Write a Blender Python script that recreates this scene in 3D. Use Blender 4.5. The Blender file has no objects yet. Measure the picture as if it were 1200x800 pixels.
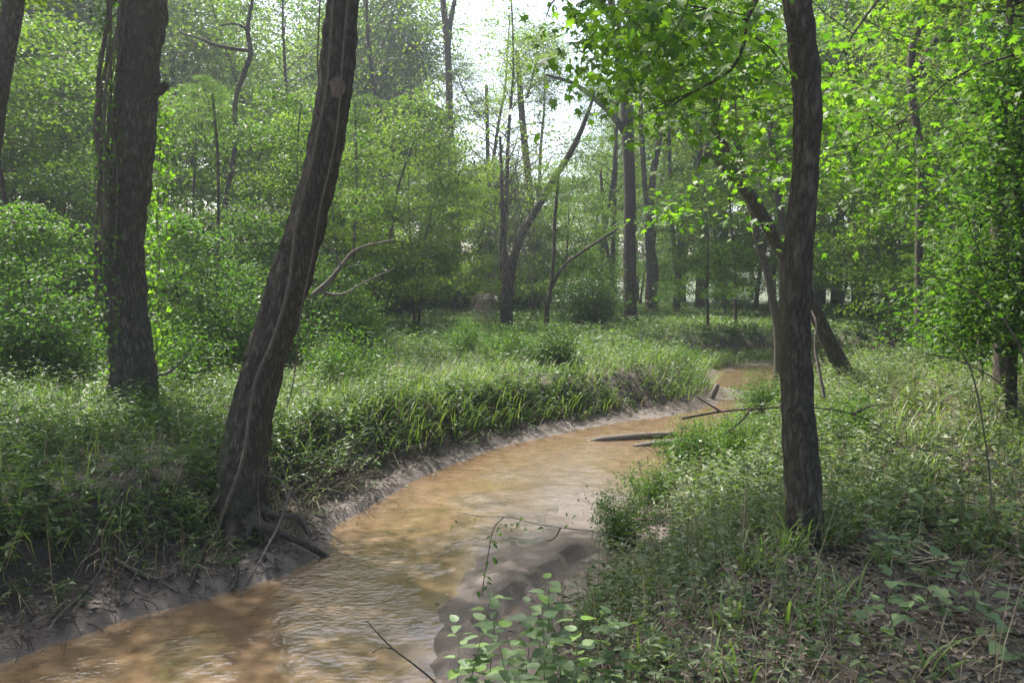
import bpy, math, random
import numpy as np
from mathutils import Matrix, Vector

# ------------------------------------------------------------------ camera
S = bpy.context.scene
col = S.collection
F = 950.0                      # focal length in photo pixels (1200 wide)
EYE = 1.65
PITCH = math.atan(65 / 950)    # looking slightly down
cd = bpy.data.cameras.new('camera'); cam = bpy.data.objects.new('camera', cd); col.objects.link(cam)
cd.sensor_width = 36; cd.lens = 36 * F / 1200; cd.clip_start = 0.05; cd.clip_end = 3000
cam.location = (0, 0, EYE); cam.rotation_euler = (math.pi / 2 - PITCH, 0, 0)
S.camera = cam
# ------------------------------------------------------------------ sky, sun, exposure
SUN_EL, SUN_AZ = math.radians(56), math.radians(-42)     # azimuth from +Y, negative = to the left
w = bpy.data.worlds.new('World'); S.world = w; w.use_nodes = True
nt = w.node_tree; bg = nt.nodes['Background']
sky = nt.nodes.new('ShaderNodeTexSky'); sky.sky_type = 'NISHITA'; sky.sun_disc = False
sky.sun_elevation = SUN_EL; sky.sun_rotation = SUN_AZ
sky.air_density = 1.0; sky.dust_density = 4.0; sky.ozone_density = 0.6
nt.links.new(sky.outputs[0], bg.inputs[0]); bg.inputs[1].default_value = 0.15
sd = bpy.data.lights.new('sun', 'SUN'); sun = bpy.data.objects.new('sun', sd); col.objects.link(sun)
sd.energy = 5.0; sd.angle = math.radians(0.6); sd.color = (1.0, 0.96, 0.89)
sdir = Vector((math.sin(SUN_AZ) * math.cos(SUN_EL), math.cos(SUN_AZ) * math.cos(SUN_EL), math.sin(SUN_EL)))
sun.rotation_euler = sdir.to_track_quat('Z', 'Y').to_euler()
S.view_settings.view_transform = 'Standard'; S.view_settings.look = 'None'
S.view_settings.exposure = 1.42; S.view_settings.gamma = 1
S.cycles.max_bounces = 8; S.cycles.diffuse_bounces = 4; S.cycles.glossy_bounces = 2
S.cycles.transmission_bounces = 5; S.cycles.transparent_max_bounces = 4; S.cycles.volume_bounces = 0
S.cycles.caustics_reflective = False; S.cycles.caustics_refractive = False
S.cycles.sample_clamp_indirect = 6
HAZE = .0012

rng = np.random.default_rng(7)
R_ = random.Random(5)
U = lambda a, b, n=None: rng.uniform(a, b, n)

# ------------------------------------------------------------------ projection helpers
CP, SP = math.cos(PITCH), math.sin(PITCH)
def ray(px, py):
    dx = (np.asarray(px, float) - 600) / F; dy = (400 - np.asarray(py, float)) / F
    return np.stack([dx, CP + dy * SP, -SP + dy * CP], -1)
def D(px, py, d):
    r = ray(px, py); return np.array([0, 0, EYE]) + r * (np.asarray(d, float) / r[..., 1])[..., None]
def G(px, py, z):
    r = ray(px, py); return np.array([0, 0, EYE]) + r * ((z - EYE) / r[..., 2])[..., None]

# ------------------------------------------------------------------ numpy noise
def _h(i, j, k):
    n = (i * 374761393 + j * 668265263 + k * 2147483647 * 3 + 1013904223) & 0xffffffff
    n = ((n ^ (n >> 13)) * 1274126177) & 0xffffffff
    n = ((n ^ (n >> 16)) * 2246822519) & 0xffffffff
    return ((n ^ (n >> 15)) & 0xffff) / 65535.0
def vnoise(x, y, z=0.0):
    x, y, z = np.broadcast_arrays(np.asarray(x, float), np.asarray(y, float), np.asarray(z, float))
    xi, yi, zi = [np.floor(a).astype(np.int64) for a in (x, y, z)]
    fx, fy, fz = x - xi, y - yi, z - zi
    fx, fy, fz = [a * a * (3 - 2 * a) for a in (fx, fy, fz)]
    r = 0
    for a in (0, 1):
        for b in (0, 1):
            for c in (0, 1):
                r = r + _h(xi + a, yi + b, zi + c) * (fx if a else 1 - fx) * (fy if b else 1 - fy) * (fz if c else 1 - fz)
    return r
def fbm(x, y, z=0.0, o=3):
    r = 0; a = 1; t = 0
    for i in range(o):
        r = r + a * vnoise(x * 2 ** i + 17 * i, y * 2 ** i, z * 2 ** i); t += a; a *= .5
    return r / t
def sstep(a, b, x):
    t = np.clip((x - a) / (b - a), 0, 1); return t * t * (3 - 2 * t)
def nrm(v):
    return v / np.maximum(np.linalg.norm(v, axis=-1, keepdims=True), 1e-9)

# ------------------------------------------------------------------ terrain
WZ = -0.75
left_px = [(-420, 960), (-250, 900), (-120, 840), (0, 782), (60, 757), (150, 727), (240, 702), (300, 683), (350, 667), (388, 645), (398, 615), (435, 592), (490, 562), (540, 541),
           (600, 522), (680, 504), (740, 494), (795, 487), (838, 475), (856, 461), (842, 448), (846, 437), (880, 430), (940, 426), (1050, 424), (1250, 420)]
right_px = [(1250, 440), (1080, 448), (1000, 454), (945, 461), (905, 471), (872, 487), (836, 506), (785, 540), (755, 575), (728, 606), (700, 640), (650, 672), (600, 705), (560, 745), (520, 800), (470, 880), (420, 1000)]
LP = G([p[0] for p in left_px], [p[1] for p in left_px], WZ)[:, :2]
RP = G([p[0] for p in right_px], [p[1] for p in right_px], WZ)[:, :2]
LP = np.vstack([[(-9, -8), (-5.6, 1.2)], LP]); RP = np.vstack([RP, [(-1.7, 1.4), (-5, -8)]])
POLY = np.vstack([LP, RP])
def dseg(x, y, pts):
    best = np.full(x.shape, 1e9)
    for a, b in zip(pts[:-1], pts[1:]):
        d = b - a; t = np.clip(((x - a[0]) * d[0] + (y - a[1]) * d[1]) / max(d @ d, 1e-9), 0, 1)
        best = np.minimum(best, np.hypot(x - a[0] - t * d[0], y - a[1] - t * d[1]))
    return best
def inside(x, y):
    r = np.zeros(x.shape, bool); n = len(POLY)
    for i in range(n):
        x1, y1 = POLY[i]; x2, y2 = POLY[(i + 1) % n]
        c = (y1 > y) != (y2 > y)
        with np.errstate(divide='ignore', invalid='ignore'):
            xx = (x2 - x1) * (y - y1) / (y2 - y1 + 1e-12) + x1
        r ^= c & (x < xx)
    return r
def bank(x, y):
    x = np.asarray(x, float); y = np.asarray(y, float)
    j = (fbm(x * .9, y * .9, 3.3) - .5) * .35
    dl = dseg(x, y, LP); dr = dseg(x, y, RP); ins = inside(x, y)
    return dl, dr, ins, j
def T(x, y):
    x = np.asarray(x, float); y = np.asarray(y, float)
    dl, dr, ins, j = bank(x, y)
    base = -.02 + .22 * sstep(12, 45, y) + (fbm(x * .25, y * .25, 1, 3) - .5) * .22 + (fbm(x * 1.7, y * 1.7, 5, 3) - .5) * .10
    base = base + 4 * sstep(90, 160, np.hypot(x, y)) * fbm(x * .01, y * .01)
    # left: narrow mud toe then a steep bank
    toe = .20 + .3 * sstep(9, 14, y) + 1.5 * sstep(19, 23, y)
    d = np.maximum(dl + j, 0)
    bay = np.exp(-((x + 2.3) ** 2 / .6 + (y - 7.1) ** 2 / .5))                    # the bank slumps round the leaning tree
    zl = WZ + .10 * sstep(0, toe, d) + (base - WZ - .10) * (.45 * sstep(toe * .8, toe + 1.0 + .6 * bay, d) + .55 * sstep(toe + .35 - .3 * sstep(8.5, 12, y), toe + 1.05 - .5 * sstep(8.5, 12, y) + .7 * bay + .6 * sstep(14, 24, y), d))
    zl = zl + (fbm(x * 3, y * 3, 7) - .5) * .22 * sstep(.1, .4, d) * (1 - sstep(.9, 1.4, d))
    # right: wide flat mud shore, then a gentle slope
    d2 = np.maximum(dr + j * .6, 0)
    sh = .22 + .5 * sstep(4.5, 6, y) * (1 - sstep(9, 14, y))
    zr = WZ + .07 * sstep(0, sh, d2) + (base - WZ - .07) * sstep(sh * .8, sh + 1.5, d2)
    z = np.where(dl < dr, zl, zr)
    di = np.minimum(dl + j * .3, (dr * .5) + j * .3)
    zin = WZ - .05 - .25 * sstep(0, 1.2, di) + (fbm(x * 2, y * 2, 9) - .5) * .05
    bar = 1.1 * np.exp(-(((x - .25) / .75) ** 2 + ((y - 6.9) / 1.2) ** 2)) + .8*np.exp(-(((x - .9) / .5) ** 2 + ((y - 8.8) / .8) ** 2)) + .9 * np.exp(-(((x + .1) / .5) ** 2 + ((y - 5.4) / .8) ** 2))   # muddy bar off the right shore
    bar2 = np.exp(-(((x - 5.0) / .8) ** 2 + ((y - 18.0) / 1.3) ** 2)) + np.exp(-(((x - 7.6) / 3) ** 2 + ((y - 25.5) / 1.3) ** 2))
    zin = zin + bar2 * (.30 * sstep(.1, 1, di) + .1)
    zin = zin + bar * (.40 * sstep(.2, 1.2, di)+.14) + bar*(fbm(x * 3.5, y * 3.5, 2) - .5) * .14
    z = np.where(ins, zin, z)
    fine = (fbm(x * 6, y * 6, 4, 2) - .5) * .035
    return z + fine

# ------------------------------------------------------------------ materials
def newmat(name):
    m = bpy.data.materials.new(name); m.use_nodes = True
    n = m.node_tree.nodes; b = n['Principled BSDF']; return m, n, m.node_tree.links, b
def noise(n, l, scale, detail=4, vec=None, rough=.55):
    t = n.new('ShaderNodeTexNoise'); t.inputs['Scale'].default_value = scale; t.inputs['Detail'].default_value = detail
    t.inputs['Roughness'].default_value = rough
    if vec is not None: l.new(vec, t.inputs['Vector'])
    return t.outputs['Fac']
def ramp(n, l, fac, stops):
    r = n.new('ShaderNodeValToRGB'); e = r.color_ramp.elements
    while len(e) < len(stops): e.new(.5)
    for k, (p, c) in enumerate(stops):
        e[k].position = p; e[k].color = (*c, 1)
    l.new(fac, r.inputs[0]); return r.outputs[0]
def mapping(n, l, sc, coord='Object'):
    tc = n.new('ShaderNodeTexCoord'); mp = n.new('ShaderNodeMapping'); mp.inputs['Scale'].default_value = sc
    l.new(tc.outputs[coord], mp.inputs[0]); return mp.outputs[0]
def mathn(n, l, op, a, b):
    m = n.new('ShaderNodeMath'); m.operation = op
    for i, v in enumerate((a, b)):
        if isinstance(v, (int, float)): m.inputs[i].default_value = v
        else: l.new(v, m.inputs[i])
    return m.outputs[0]
def mixc(n, l, fac, a, b, mode='MIX'):
    m = n.new('ShaderNodeMix'); m.data_type = 'RGBA'; m.blend_type = mode
    for s, v in ((0, fac), (6, a), (7, b)):
        if isinstance(v, (int, float)): m.inputs[s].default_value = v
        elif isinstance(v, tuple): m.inputs[s].default_value = (*v, 1)
        else: l.new(v, m.inputs[s])
    return m.outputs[2]
def bump(n, l, b, h, strength, dist):
    k = n.new('ShaderNodeBump'); k.inputs['Strength'].default_value = strength; k.inputs['Distance'].default_value = dist
    l.new(h, k.inputs['Height']); l.new(k.outputs[0], b.inputs['Normal'])

def leaf_mat(name, cols, trans=.5, tint=(1.35, 1.65, .5), rough=.5, spec=.4, objvar=.25):
    """cols: ramp of leaf colours over the per-leaf value 'rnd'."""
    m, n, l, b = newmat(name)
    at = n.new('ShaderNodeAttribute'); at.attribute_name = 'rnd'
    oi = n.new('ShaderNodeObjectInfo')
    f = mathn(n, l, 'ADD', at.outputs['Fac'], mathn(n, l, 'MULTIPLY', mathn(n, l, 'SUBTRACT', oi.outputs['Random'], .5), objvar))
    c = ramp(n, l, f, [(i / (len(cols) - 1), k) for i, k in enumerate(cols)])
    l.new(c, b.inputs['Base Color']); b.inputs['Roughness'].default_value = rough
    b.inputs['Specular IOR Level'].default_value = spec
    tr = n.new('ShaderNodeBsdfTranslucent')
    tc = mixc(n, l, 1.0, c, tint, 'MULTIPLY')
    l.new(tc, tr.inputs[0])
    mx = n.new('ShaderNodeMixShader'); mx.inputs[0].default_value = trans
    l.new(b.outputs[0], mx.inputs[1]); l.new(tr.outputs[0], mx.inputs[2])
    l.new(mx.outputs[0], n['Material Output'].inputs[0])
    return m
M = {}
M['leaf'] = leaf_mat('leaf_green', [(.030, .068, .020), (.050, .105, .024), (.080, .145, .026), (.125, .190, .035)], .5, spec=.2)
M['leaf_far'] = leaf_mat('leaf_far_green', [(.036, .072, .020), (.070, .120, .024), (.110, .165, .026), (.16, .21, .035)], .5, spec=.15, objvar=.7)
M['leaf_bright'] = leaf_mat('leaf_bright', [(.050, .110, .020), (.085, .165, .022), (.13, .22, .03), (.17, .26, .04)], .55)
M['leaf_dark'] = leaf_mat('leaf_dark_glossy', [(.028, .060, .022), (.045, .092, .026), (.070, .125, .030), (.10, .15, .035)], .35, rough=.5, spec=.2)
M['herb'] = leaf_mat('herb_leaf', [(.036, .062, .026), (.060, .105, .034), (.095, .145, .045), (.17, .20, .10)], .38, rough=.5, spec=.3)
M['grassblade'] = leaf_mat('grass_blade', [(.055, .085, .030), (.085, .13, .036), (.13, .18, .05), (.22, .22, .11)], .4)
M['tuft_blade'] = leaf_mat('tuft_blade', [(.09, .14, .05), (.13, .19, .06), (.17, .24, .08), (.24, .29, .15)], .45, rough=.45, spec=.35)
M['drygrass'] = leaf_mat('dry_grass', [(.10, .085, .055), (.17, .145, .09), (.26, .22, .14), (.36, .32, .22)], .3, tint=(1, .9, .7))
M['herb_pale'] = leaf_mat('herb_pale', [(.055, .080, .042), (.080, .118, .052), (.125, .160, .076), (.20, .22, .14)], .38, rough=.5, spec=.3)
M['litter'] = leaf_mat('leaf_litter', [(.055, .042, .032), (.10, .078, .058), (.17, .135, .10), (.30, .26, .21)], .1, tint=(1, .9, .7))
M['pale_leaf'] = leaf_mat('pale_leaf', [(.085, .135, .065), (.12, .18, .08), (.16, .22, .10), (.15, .25, .05)], .38, rough=.5, spec=.35)

def bark_mat(name, dark, mid, light, sc=1.0, moss=.0):
    m, n, l, b = newmat(name)
    v = mapping(n, l, (20 * sc, 20 * sc, 6.0 * sc))
    fa = noise(n, l, 1.0, 6, v, .6); fb = noise(n, l, 6.0, 6, mapping(n, l, (11 * sc, 11 * sc, 7 * sc)), .75)
    rg = mathn(n, l, 'MULTIPLY', mathn(n, l, 'ABSOLUTE', mathn(n, l, 'SUBTRACT', fa, .5), 0), 3.2)
    f1 = mathn(n, l, 'ADD', mathn(n, l, 'MULTIPLY', rg, .65), mathn(n, l, 'MULTIPLY', fb, .45))
    v2 = mapping(n, l, (2.2, 2.2, 1.2)); f2 = noise(n, l, 1.0, 3, v2)
    c = ramp(n, l, f1, [(.22, dark), (.45, mid), (.8, light)])
    c = mixc(n, l, mathn(n, l, 'MULTIPLY', f2, .5), c, tuple(x * .55 for x in mid))
    if moss:
        f3 = noise(n, l, 3.0, 5); r3 = ramp(n, l, f3, [(.5, (0, 0, 0)), (.66, (moss,) * 3)])
        c = mixc(n, l, r3, c, (.075, .085, .045))
    l.new(c, b.inputs['Base Color']); b.inputs['Roughness'].default_value = .9; b.inputs['Specular IOR Level'].default_value = .2
    bump(n, l, b, f1, 1.0, .05)
    return m
M['bark'] = bark_mat('bark_brown', (.050, .043, .033), (.135, .116, .089), (.27, .24, .19), moss=.6)
M['bark_far'] = bark_mat('bark_far', (.05, .042, .034), (.10, .084, .068), (.17, .145, .115), .7, moss=.3)
M['twig'] = bark_mat('twig_grey', (.09, .075, .06), (.17, .145, .115), (.28, .25, .21), 2)
M['deadwood'] = bark_mat('dead_wood', (.15, .125, .105), (.30, .26, .22), (.46, .41, .36), 1.5)
M['vine'] = bark_mat('vine_stem', (.16, .13, .10), (.27, .225, .18), (.40, .35, .29), 2)
M['scar'] = bark_mat('scar', (.20, .14, .115), (.30, .215, .18), (.40, .30, .26), 1)
def stem_mat():
    m, n, l, b = newmat('green_stem'); b.inputs['Base Color'].default_value = (.09, .13, .045, 1); b.inputs['Roughness'].default_value = .6; return m
M['stem'] = stem_mat()

def ground_mat():
    m, n, l, b = newmat('forest_soil')
    v = mapping(n, l, (1, 1, 1))
    f = noise(n, l, 7, 8, v, .7); f2 = noise(n, l, .6, 3, v); f3 = noise(n, l, 60, 4, v, .7)
    soil = ramp(n, l, f, [(.28, (.030, .023, .018)), (.5, (.070, .054, .042)), (.72, (.14, .11, .088))])
    soil = mixc(n, l, mathn(n, l, 'MULTIPLY', f3, .4), soil, (.15, .125, .10))
    green = ramp(n, l, f, [(.3, (.035, .050, .022)), (.7, (.075, .10, .035))])
    geo = n.new('ShaderNodeNewGeometry'); sx = n.new('ShaderNodeSeparateXYZ'); l.new(geo.outputs['Position'], sx.inputs[0])
    far = n.new('ShaderNodeMapRange'); l.new(sx.outputs[1], far.inputs[0]); far.inputs[1].default_value = 14; far.inputs[2].default_value = 24
    fg = mathn(n, l, 'MULTIPLY', far.outputs[0], mathn(n, l, 'ADD', .35, f2))
    hz = n.new('ShaderNodeMapRange'); l.new(sx.outputs[2], hz.inputs[0]); hz.inputs[1].default_value = -.35; hz.inputs[2].default_value = -.08
    fg = mathn(n, l, 'MULTIPLY', fg, hz.outputs[0])
    c = mixc(n, l, fg, soil, green)
    # shade on the cut banks, painted into the earth colour by height
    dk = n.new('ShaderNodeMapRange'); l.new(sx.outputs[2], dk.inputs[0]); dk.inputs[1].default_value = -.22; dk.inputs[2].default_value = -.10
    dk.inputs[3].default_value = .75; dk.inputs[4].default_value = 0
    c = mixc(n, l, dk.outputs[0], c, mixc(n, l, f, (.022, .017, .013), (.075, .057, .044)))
    # wet grey-brown mud beside the water
    mud = ramp(n, l, f, [(.3, (.062, .046, .036)), (.55, (.112, .087, .070)), (.75, (.175, .143, .120))])
    mr = n.new('ShaderNodeMapRange'); l.new(sx.outputs[2], mr.inputs[0]); mr.inputs[1].default_value = -.66; mr.inputs[2].default_value = -.54
    mr.inputs[3].default_value = 1; mr.inputs[4].default_value = 0
    c = mixc(n, l, mr.outputs[0], c, mud)
    l.new(c, b.inputs['Base Color'])
    rr = n.new('ShaderNodeMapRange'); l.new(sx.outputs[2], rr.inputs[0]); rr.inputs[1].default_value = -.75; rr.inputs[2].default_value = -.55
    rr.inputs[3].default_value = .28; rr.inputs[4].default_value = .95; l.new(rr.outputs[0], b.inputs['Roughness'])
    h = mathn(n, l, 'ADD', f, mathn(n, l, 'MULTIPLY', f3, .5)); bump(n, l, b, h, .7, .05)
    return m
def water_mat():
    m, n, l, b = newmat('muddy_water')
    v = mapping(n, l, (1, 1, 1))
    a = noise(n, l, .9, 4, v); g = noise(n, l, 5, 5, v, .6)
    tan = ramp(n, l, g, [(.3, (.100, .065, .035)), (.6, (.152, .102, .060)), (.8, (.205, .145, .092))])
    grey = ramp(n, l, g, [(.3, (.085, .066, .050)), (.7, (.16, .13, .105))])
    geo = n.new('ShaderNodeNewGeometry'); sx = n.new('ShaderNodeSeparateXYZ'); l.new(geo.outputs['Position'], sx.inputs[0])
    # silt greys towards the right shore
    k = n.new('ShaderNodeMapRange'); l.new(mathn(n, l, 'ADD', sx.outputs[0], mathn(n, l, 'MULTIPLY', a, 3.2)), k.inputs[0])
    k.inputs[1].default_value = .7; k.inputs[2].default_value = 1.9
    ky = n.new('ShaderNodeMapRange'); l.new(sx.outputs[1], ky.inputs[0]); ky.inputs[1].default_value = 9; ky.inputs[2].default_value = 11
    ky.inputs[3].default_value = 1; ky.inputs[4].default_value = .15
    c = mixc(n, l, mathn(n, l, 'MULTIPLY', k.outputs[0], ky.outputs[0]), tan, grey)
    l.new(c, b.inputs['Base Color']); b.inputs['Roughness'].default_value = .05; b.inputs['IOR'].default_value = 1.36
    b.inputs['Specular IOR Level'].default_value = 1.0
    v2 = mapping(n, l, (1.0, 1.35, 1)); r1 = noise(n, l, 17, 3, v2); r2 = noise(n, l, 5.0, 2, v2)
    w_ = ramp(n, l, a, [(.40, (.10,) * 3), (.58, (1,) * 3)])
    h = mathn(n, l, 'MULTIPLY', mathn(n, l, 'ADD', r1, mathn(n, l, 'MULTIPLY', r2, 1.2)), w_)
    bump(n, l, b, h, .42, .018)
    return m
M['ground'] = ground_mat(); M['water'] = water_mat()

# ------------------------------------------------------------------ mesh building
class MB:
    def __init__(s): s.v = []; s.l = []; s.z = []; s.r = []; s.n = 0
    def add(s, v, f, r=None):
        """v (n,3), f (m,k) faces of equal size, r per-vertex value"""
        v = np.asarray(v, float).reshape(-1, 3); f = np.asarray(f)
        s.v.append(v); s.l.append((f + s.n).ravel()); s.z.append(np.full(len(f), f.shape[1]))
        s.r.append(np.broadcast_to(.5 if r is None else r, (len(v),)).astype(float)); s.n += len(v)
    def mesh(s, name, mat, smooth=False):
        me = bpy.data.meshes.new(name)
        v = np.concatenate(s.v).astype('f'); l = np.concatenate(s.l).astype('i'); z = np.concatenate(s.z).astype('i')
        me.vertices.add(len(v)); me.vertices.foreach_set('co', v.ravel())
        me.loops.add(len(l)); me.loops.foreach_set('vertex_index', l)
        me.polygons.add(len(z)); st = np.concatenate([[0], np.cumsum(z)[:-1]]).astype('i')
        me.polygons.foreach_set('loop_start', st); me.polygons.foreach_set('loop_total', z)
        if smooth: me.polygons.foreach_set('use_smooth', np.ones(len(z), bool))
        at = me.attributes.new('rnd', 'FLOAT', 'POINT'); at.data.foreach_set('value', np.concatenate(s.r).astype('f'))
        me.update(calc_edges=True); me.materials.append(M[mat] if isinstance(mat, str) else mat)
        return me
    def build(s, name, mat, parent=None, smooth=False):
        o = bpy.data.objects.new(name, s.mesh(name, mat, smooth)); col.objects.link(o)
        if parent: o.parent = parent
        return o
def tag(o, label=None, cat=None, group=None, kind=None):
    for k, v in (('label', label), ('category', cat), ('group', group), ('kind', kind)):
        if v: o[k] = v
    return o
def thing(name, label, cat, loc=(0, 0, 0), rz=0, group=None):
    o = bpy.data.objects.new(name, None); col.objects.link(o); o.empty_display_size = .2
    o.location = loc; o.rotation_euler = (0, 0, rz)
    return tag(o, label, cat, group)
def child(name, me, parent):
    o = bpy.data.objects.new(name, me); col.objects.link(o); o.parent = parent; return o

def crom(p, n):
    """Catmull-Rom resample of a polyline (k,d) to n points"""
    p = np.asarray(p, float); k = len(p)
    if k == 2: return p[0] + (p[1] - p[0]) * np.linspace(0, 1, n)[:, None]
    q = np.vstack([2 * p[0] - p[1], p, 2 * p[-1] - p[-2]])
    t = np.linspace(0, k - 1 - 1e-9, n); i = t.astype(int); u = (t - i)[:, None]
    a, b, c, d = q[i], q[i + 1], q[i + 2], q[i + 3]
    return .5 * (2 * b + (c - a) * u + (2 * a - 5 * b + 4 * c - d) * u ** 2 + (3 * b - a - 3 * c + d) * u ** 3)
def tube(mb, p, r, seg=6, n=None, rough=0, flare=0, sc=1.0, seed=0.):
    """tapered tube through points p with radii r; rough = ridge depth as a share of the radius"""
    p = np.asarray(p, float); r = np.broadcast_to(np.asarray(r, float), (len(p),))
    n = n or max(2, len(p) * 2)
    q = crom(np.column_stack([p, r]), n); c, rr = q[:, :3], np.maximum(q[:, 3], 1e-4)
    t = nrm(np.gradient(c, axis=0))
    u = np.cross(t, [0.0, 1.0, 0.0]); u = np.where(np.linalg.norm(u, axis=1, keepdims=True) < .2, np.cross(t, [1.0, 0, 0]), u); u = nrm(u)
    for i in range(1, n):                                   # keep the frame from twisting
        a = u[i - 1] - t[i] * (u[i - 1] @ t[i]); u[i] = a / max(np.linalg.norm(a), 1e-9)
    w_ = np.cross(t, u)
    th = np.linspace(0, 2 * np.pi, seg, endpoint=False)
    ct, s_ = np.cos(th), np.sin(th)
    off = u[:, None] * ct[None, :, None] + w_[:, None] * s_[None, :, None]
    R = rr[:, None] * np.ones(seg)[None]
    if rough:
        z = np.cumsum(np.r_[0, np.linalg.norm(np.diff(c, axis=0), axis=1)])[:, None]
        cx, sy = ct[None] , s_[None]
        ridge = np.abs(fbm(cx * 6.5 * sc + seed, sy * 6.5 * sc, z * 4.2 * sc, 3) - .5) * 3.2
        lump = fbm(cx * 1.3 + seed, sy * 1.3 + 9, z * .9, 2) - .5
        R = R * (1 + rough * (ridge * .8 - .45) + rough * .7 * lump)
    if flare:
        zz = (c[:, 2] - c[0, 2])[:, None]
        lob = .55 + .45 * np.cos(5 * th[None] + seed) + .3 * np.cos(3 * th[None] + 2 + seed)
        R = R * (1 + flare * lob * np.exp(-np.maximum(zz, 0) / (rr[0] * 1.5)))
    V = c[:, None] + off * R[..., None]
    i = np.arange(n - 1)[:, None] * seg; j = np.arange(seg)[None]
    a = i + j; b = i + (j + 1) % seg
    f = np.stack([a, b, b + seg, a + seg], -1).reshape(-1, 4)
    mb.add(V.reshape(-1, 3), f)
    k = n * seg
    mb.add(np.vstack([V[-1], c[-1] + t[-1] * rr[-1] * .5]), np.array([[x, (x + 1) % seg, seg] for x in range(seg)]))
    return c

DIAMOND = (np.array([(0, 0, 0), (-.5, .42, .10), (0, 1, -.06), (.5, .42, .10)]), [[0, 3, 2, 1]])
HEXLEAF = (np.array([(0, 0, 0), (-.42, .24, .07), (-.40, .62, .05), (0, 1, -.12), (.40, .62, .05), (.42, .24, .07), (0, .5, -.01)]),
           [[0, 6, 2, 1], [6, 3, 2, 2], [0, 5, 4, 6], [6, 4, 3, 3]])
BIGLEAF = (np.array([(0, 0, 0), (-.46, .26, .08), (-.42, .62, .06), (0, 1, -.12), (.42, .62, .06), (.46, .26, .08), (0, .3, 0), (0, .66, -.02)]), None)
BLADE = None
def leaves(mb, P, A, N, L, W, rnd=None, hexa=False):
    P = np.asarray(P, float).reshape(-1, 3); n = len(P)
    if n == 0: return
    A = nrm(A); Sd = nrm(np.cross(A, N)); N = np.cross(Sd, A)
    L = np.broadcast_to(L, (n,))[:, None, None]; W = np.broadcast_to(W, (n,))[:, None, None]
    if hexa:
        t = np.array([(0, 0, 0), (-.42, .24, .07), (-.38, .62, .04), (0, 1, -.14), (.38, .62, .04), (.42, .24, .07)])
        fs = np.array([[0, 3, 2, 1], [0, 5, 4, 3]])
    else:
        t = DIAMOND[0]; fs = np.array([[0, 3, 2, 1]])
    V = P[:, None] + Sd[:, None] * t[None, :, :1] * W + A[:, None] * t[None, :, 1:2] * L + N[:, None] * t[None, :, 2:] * L
    k = len(t)
    f = (np.arange(n)[:, None, None] * k + fs[None]).reshape(-1, 4)
    r = U(0, 1, n) if rnd is None else rnd
    mb.add(V.reshape(-1, 3), f, np.repeat(r, k))
def blades(mb, P, az, L, W, lean, droop, rnd=None, seg=3):
    """curved grass blades; lean = start tilt from vertical, droop = how far the end bends over"""
    P = np.asarray(P, float).reshape(-1, 3); n = len(P)
    if n == 0: return
    L = np.broadcast_to(L, (n,)); W = np.broadcast_to(W, (n,)); lean = np.broadcast_to(lean, (n,)); droop = np.broadcast_to(droop, (n,))
    h = np.stack([np.cos(az), np.sin(az), 0 * az], -1); sd = np.stack([-np.sin(az), np.cos(az), 0 * az], -1)
    c = P.copy(); rows = []
    for i in range(seg + 1):
        t = i / seg; wv = W * (1 - t ** 1.8) * .5 if i < seg else W * 0
        rows.append((c.copy(), wv))
        ang = lean + droop * (t + .5 / seg) ** 1.3
        c = c + (h * np.sin(ang)[:, None] + np.array([0, 0, 1.0]) * np.cos(ang)[:, None]) * (L / seg)[:, None]
    V = []
    for i, (cc, wv) in enumerate(rows):
        if i < seg: V += [cc - sd * wv[:, None], cc + sd * wv[:, None]]
        else: V += [cc]
    V = np.stack(V, 1); k = V.shape[1]
    base = np.arange(n)[:, None] * k
    q = [[2 * i, 2 * i + 1, 2 * i + 3, 2 * i + 2] for i in range(seg - 1)]
    r = np.repeat(U(0, 1, n) if rnd is None else rnd, k)
    if q:
        mb.add(V.reshape(-1, 3), (base[:, None] + np.array(q)[None]).reshape(-1, 4), r)
        s = mb.n - n * k
        tr = base + np.array([[2 * seg - 2, 2 * seg - 1, 2 * seg]])
        mb.l.append((tr + s).ravel()); mb.z.append(np.full(n, 3))
    else:
        mb.add(V.reshape(-1, 3), base + np.array([[0, 1, 2]]), r)
def rdir(n, up=0.):
    v = rng.normal(size=(n, 3)); v = nrm(v); v[:, 2] += up; return nrm(v)
def spray(mb, C, n_per, R, L, ratio=.55, flat=.25, droop=.25, hexa=False, tilt=.55, size=1.0, rmean=.5, rs=.22):
    """flat layered sprays of leaves round the centres C"""
    C = np.asarray(C, float).reshape(-1, 3); m = len(C)
    Rr = np.broadcast_to(R, (m,))
    C2 = np.repeat(C, n_per, 0); R2 = np.repeat(Rr, n_per)
    az = U(0, 2 * np.pi, len(C2)); rr = np.sqrt(U(0, 1, len(C2))) * R2
    o = np.stack([np.cos(az) * rr, np.sin(az) * rr, rng.normal(size=len(C2)) * flat * R2 - droop * rr ** 2 / np.maximum(R2, .01)], -1)
    A = np.stack([np.cos(az), np.sin(az), -.25 + 0 * az], -1) + rng.normal(size=(len(C2), 3)) * .55
    N = np.array([0, 0, 1.0]) + rng.normal(size=(len(C2), 3)) * tilt
    ll = L * U(.65, 1.25, len(C2))
    cr = np.repeat(np.clip(rng.normal(rmean, rs * .6, m), 0, 1), n_per)
    leaves(mb, C2 + o, A, N, ll, ll * ratio, np.clip(cr + rng.normal(size=len(C2)) * rs * .7, 0, 1), hexa)

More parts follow.
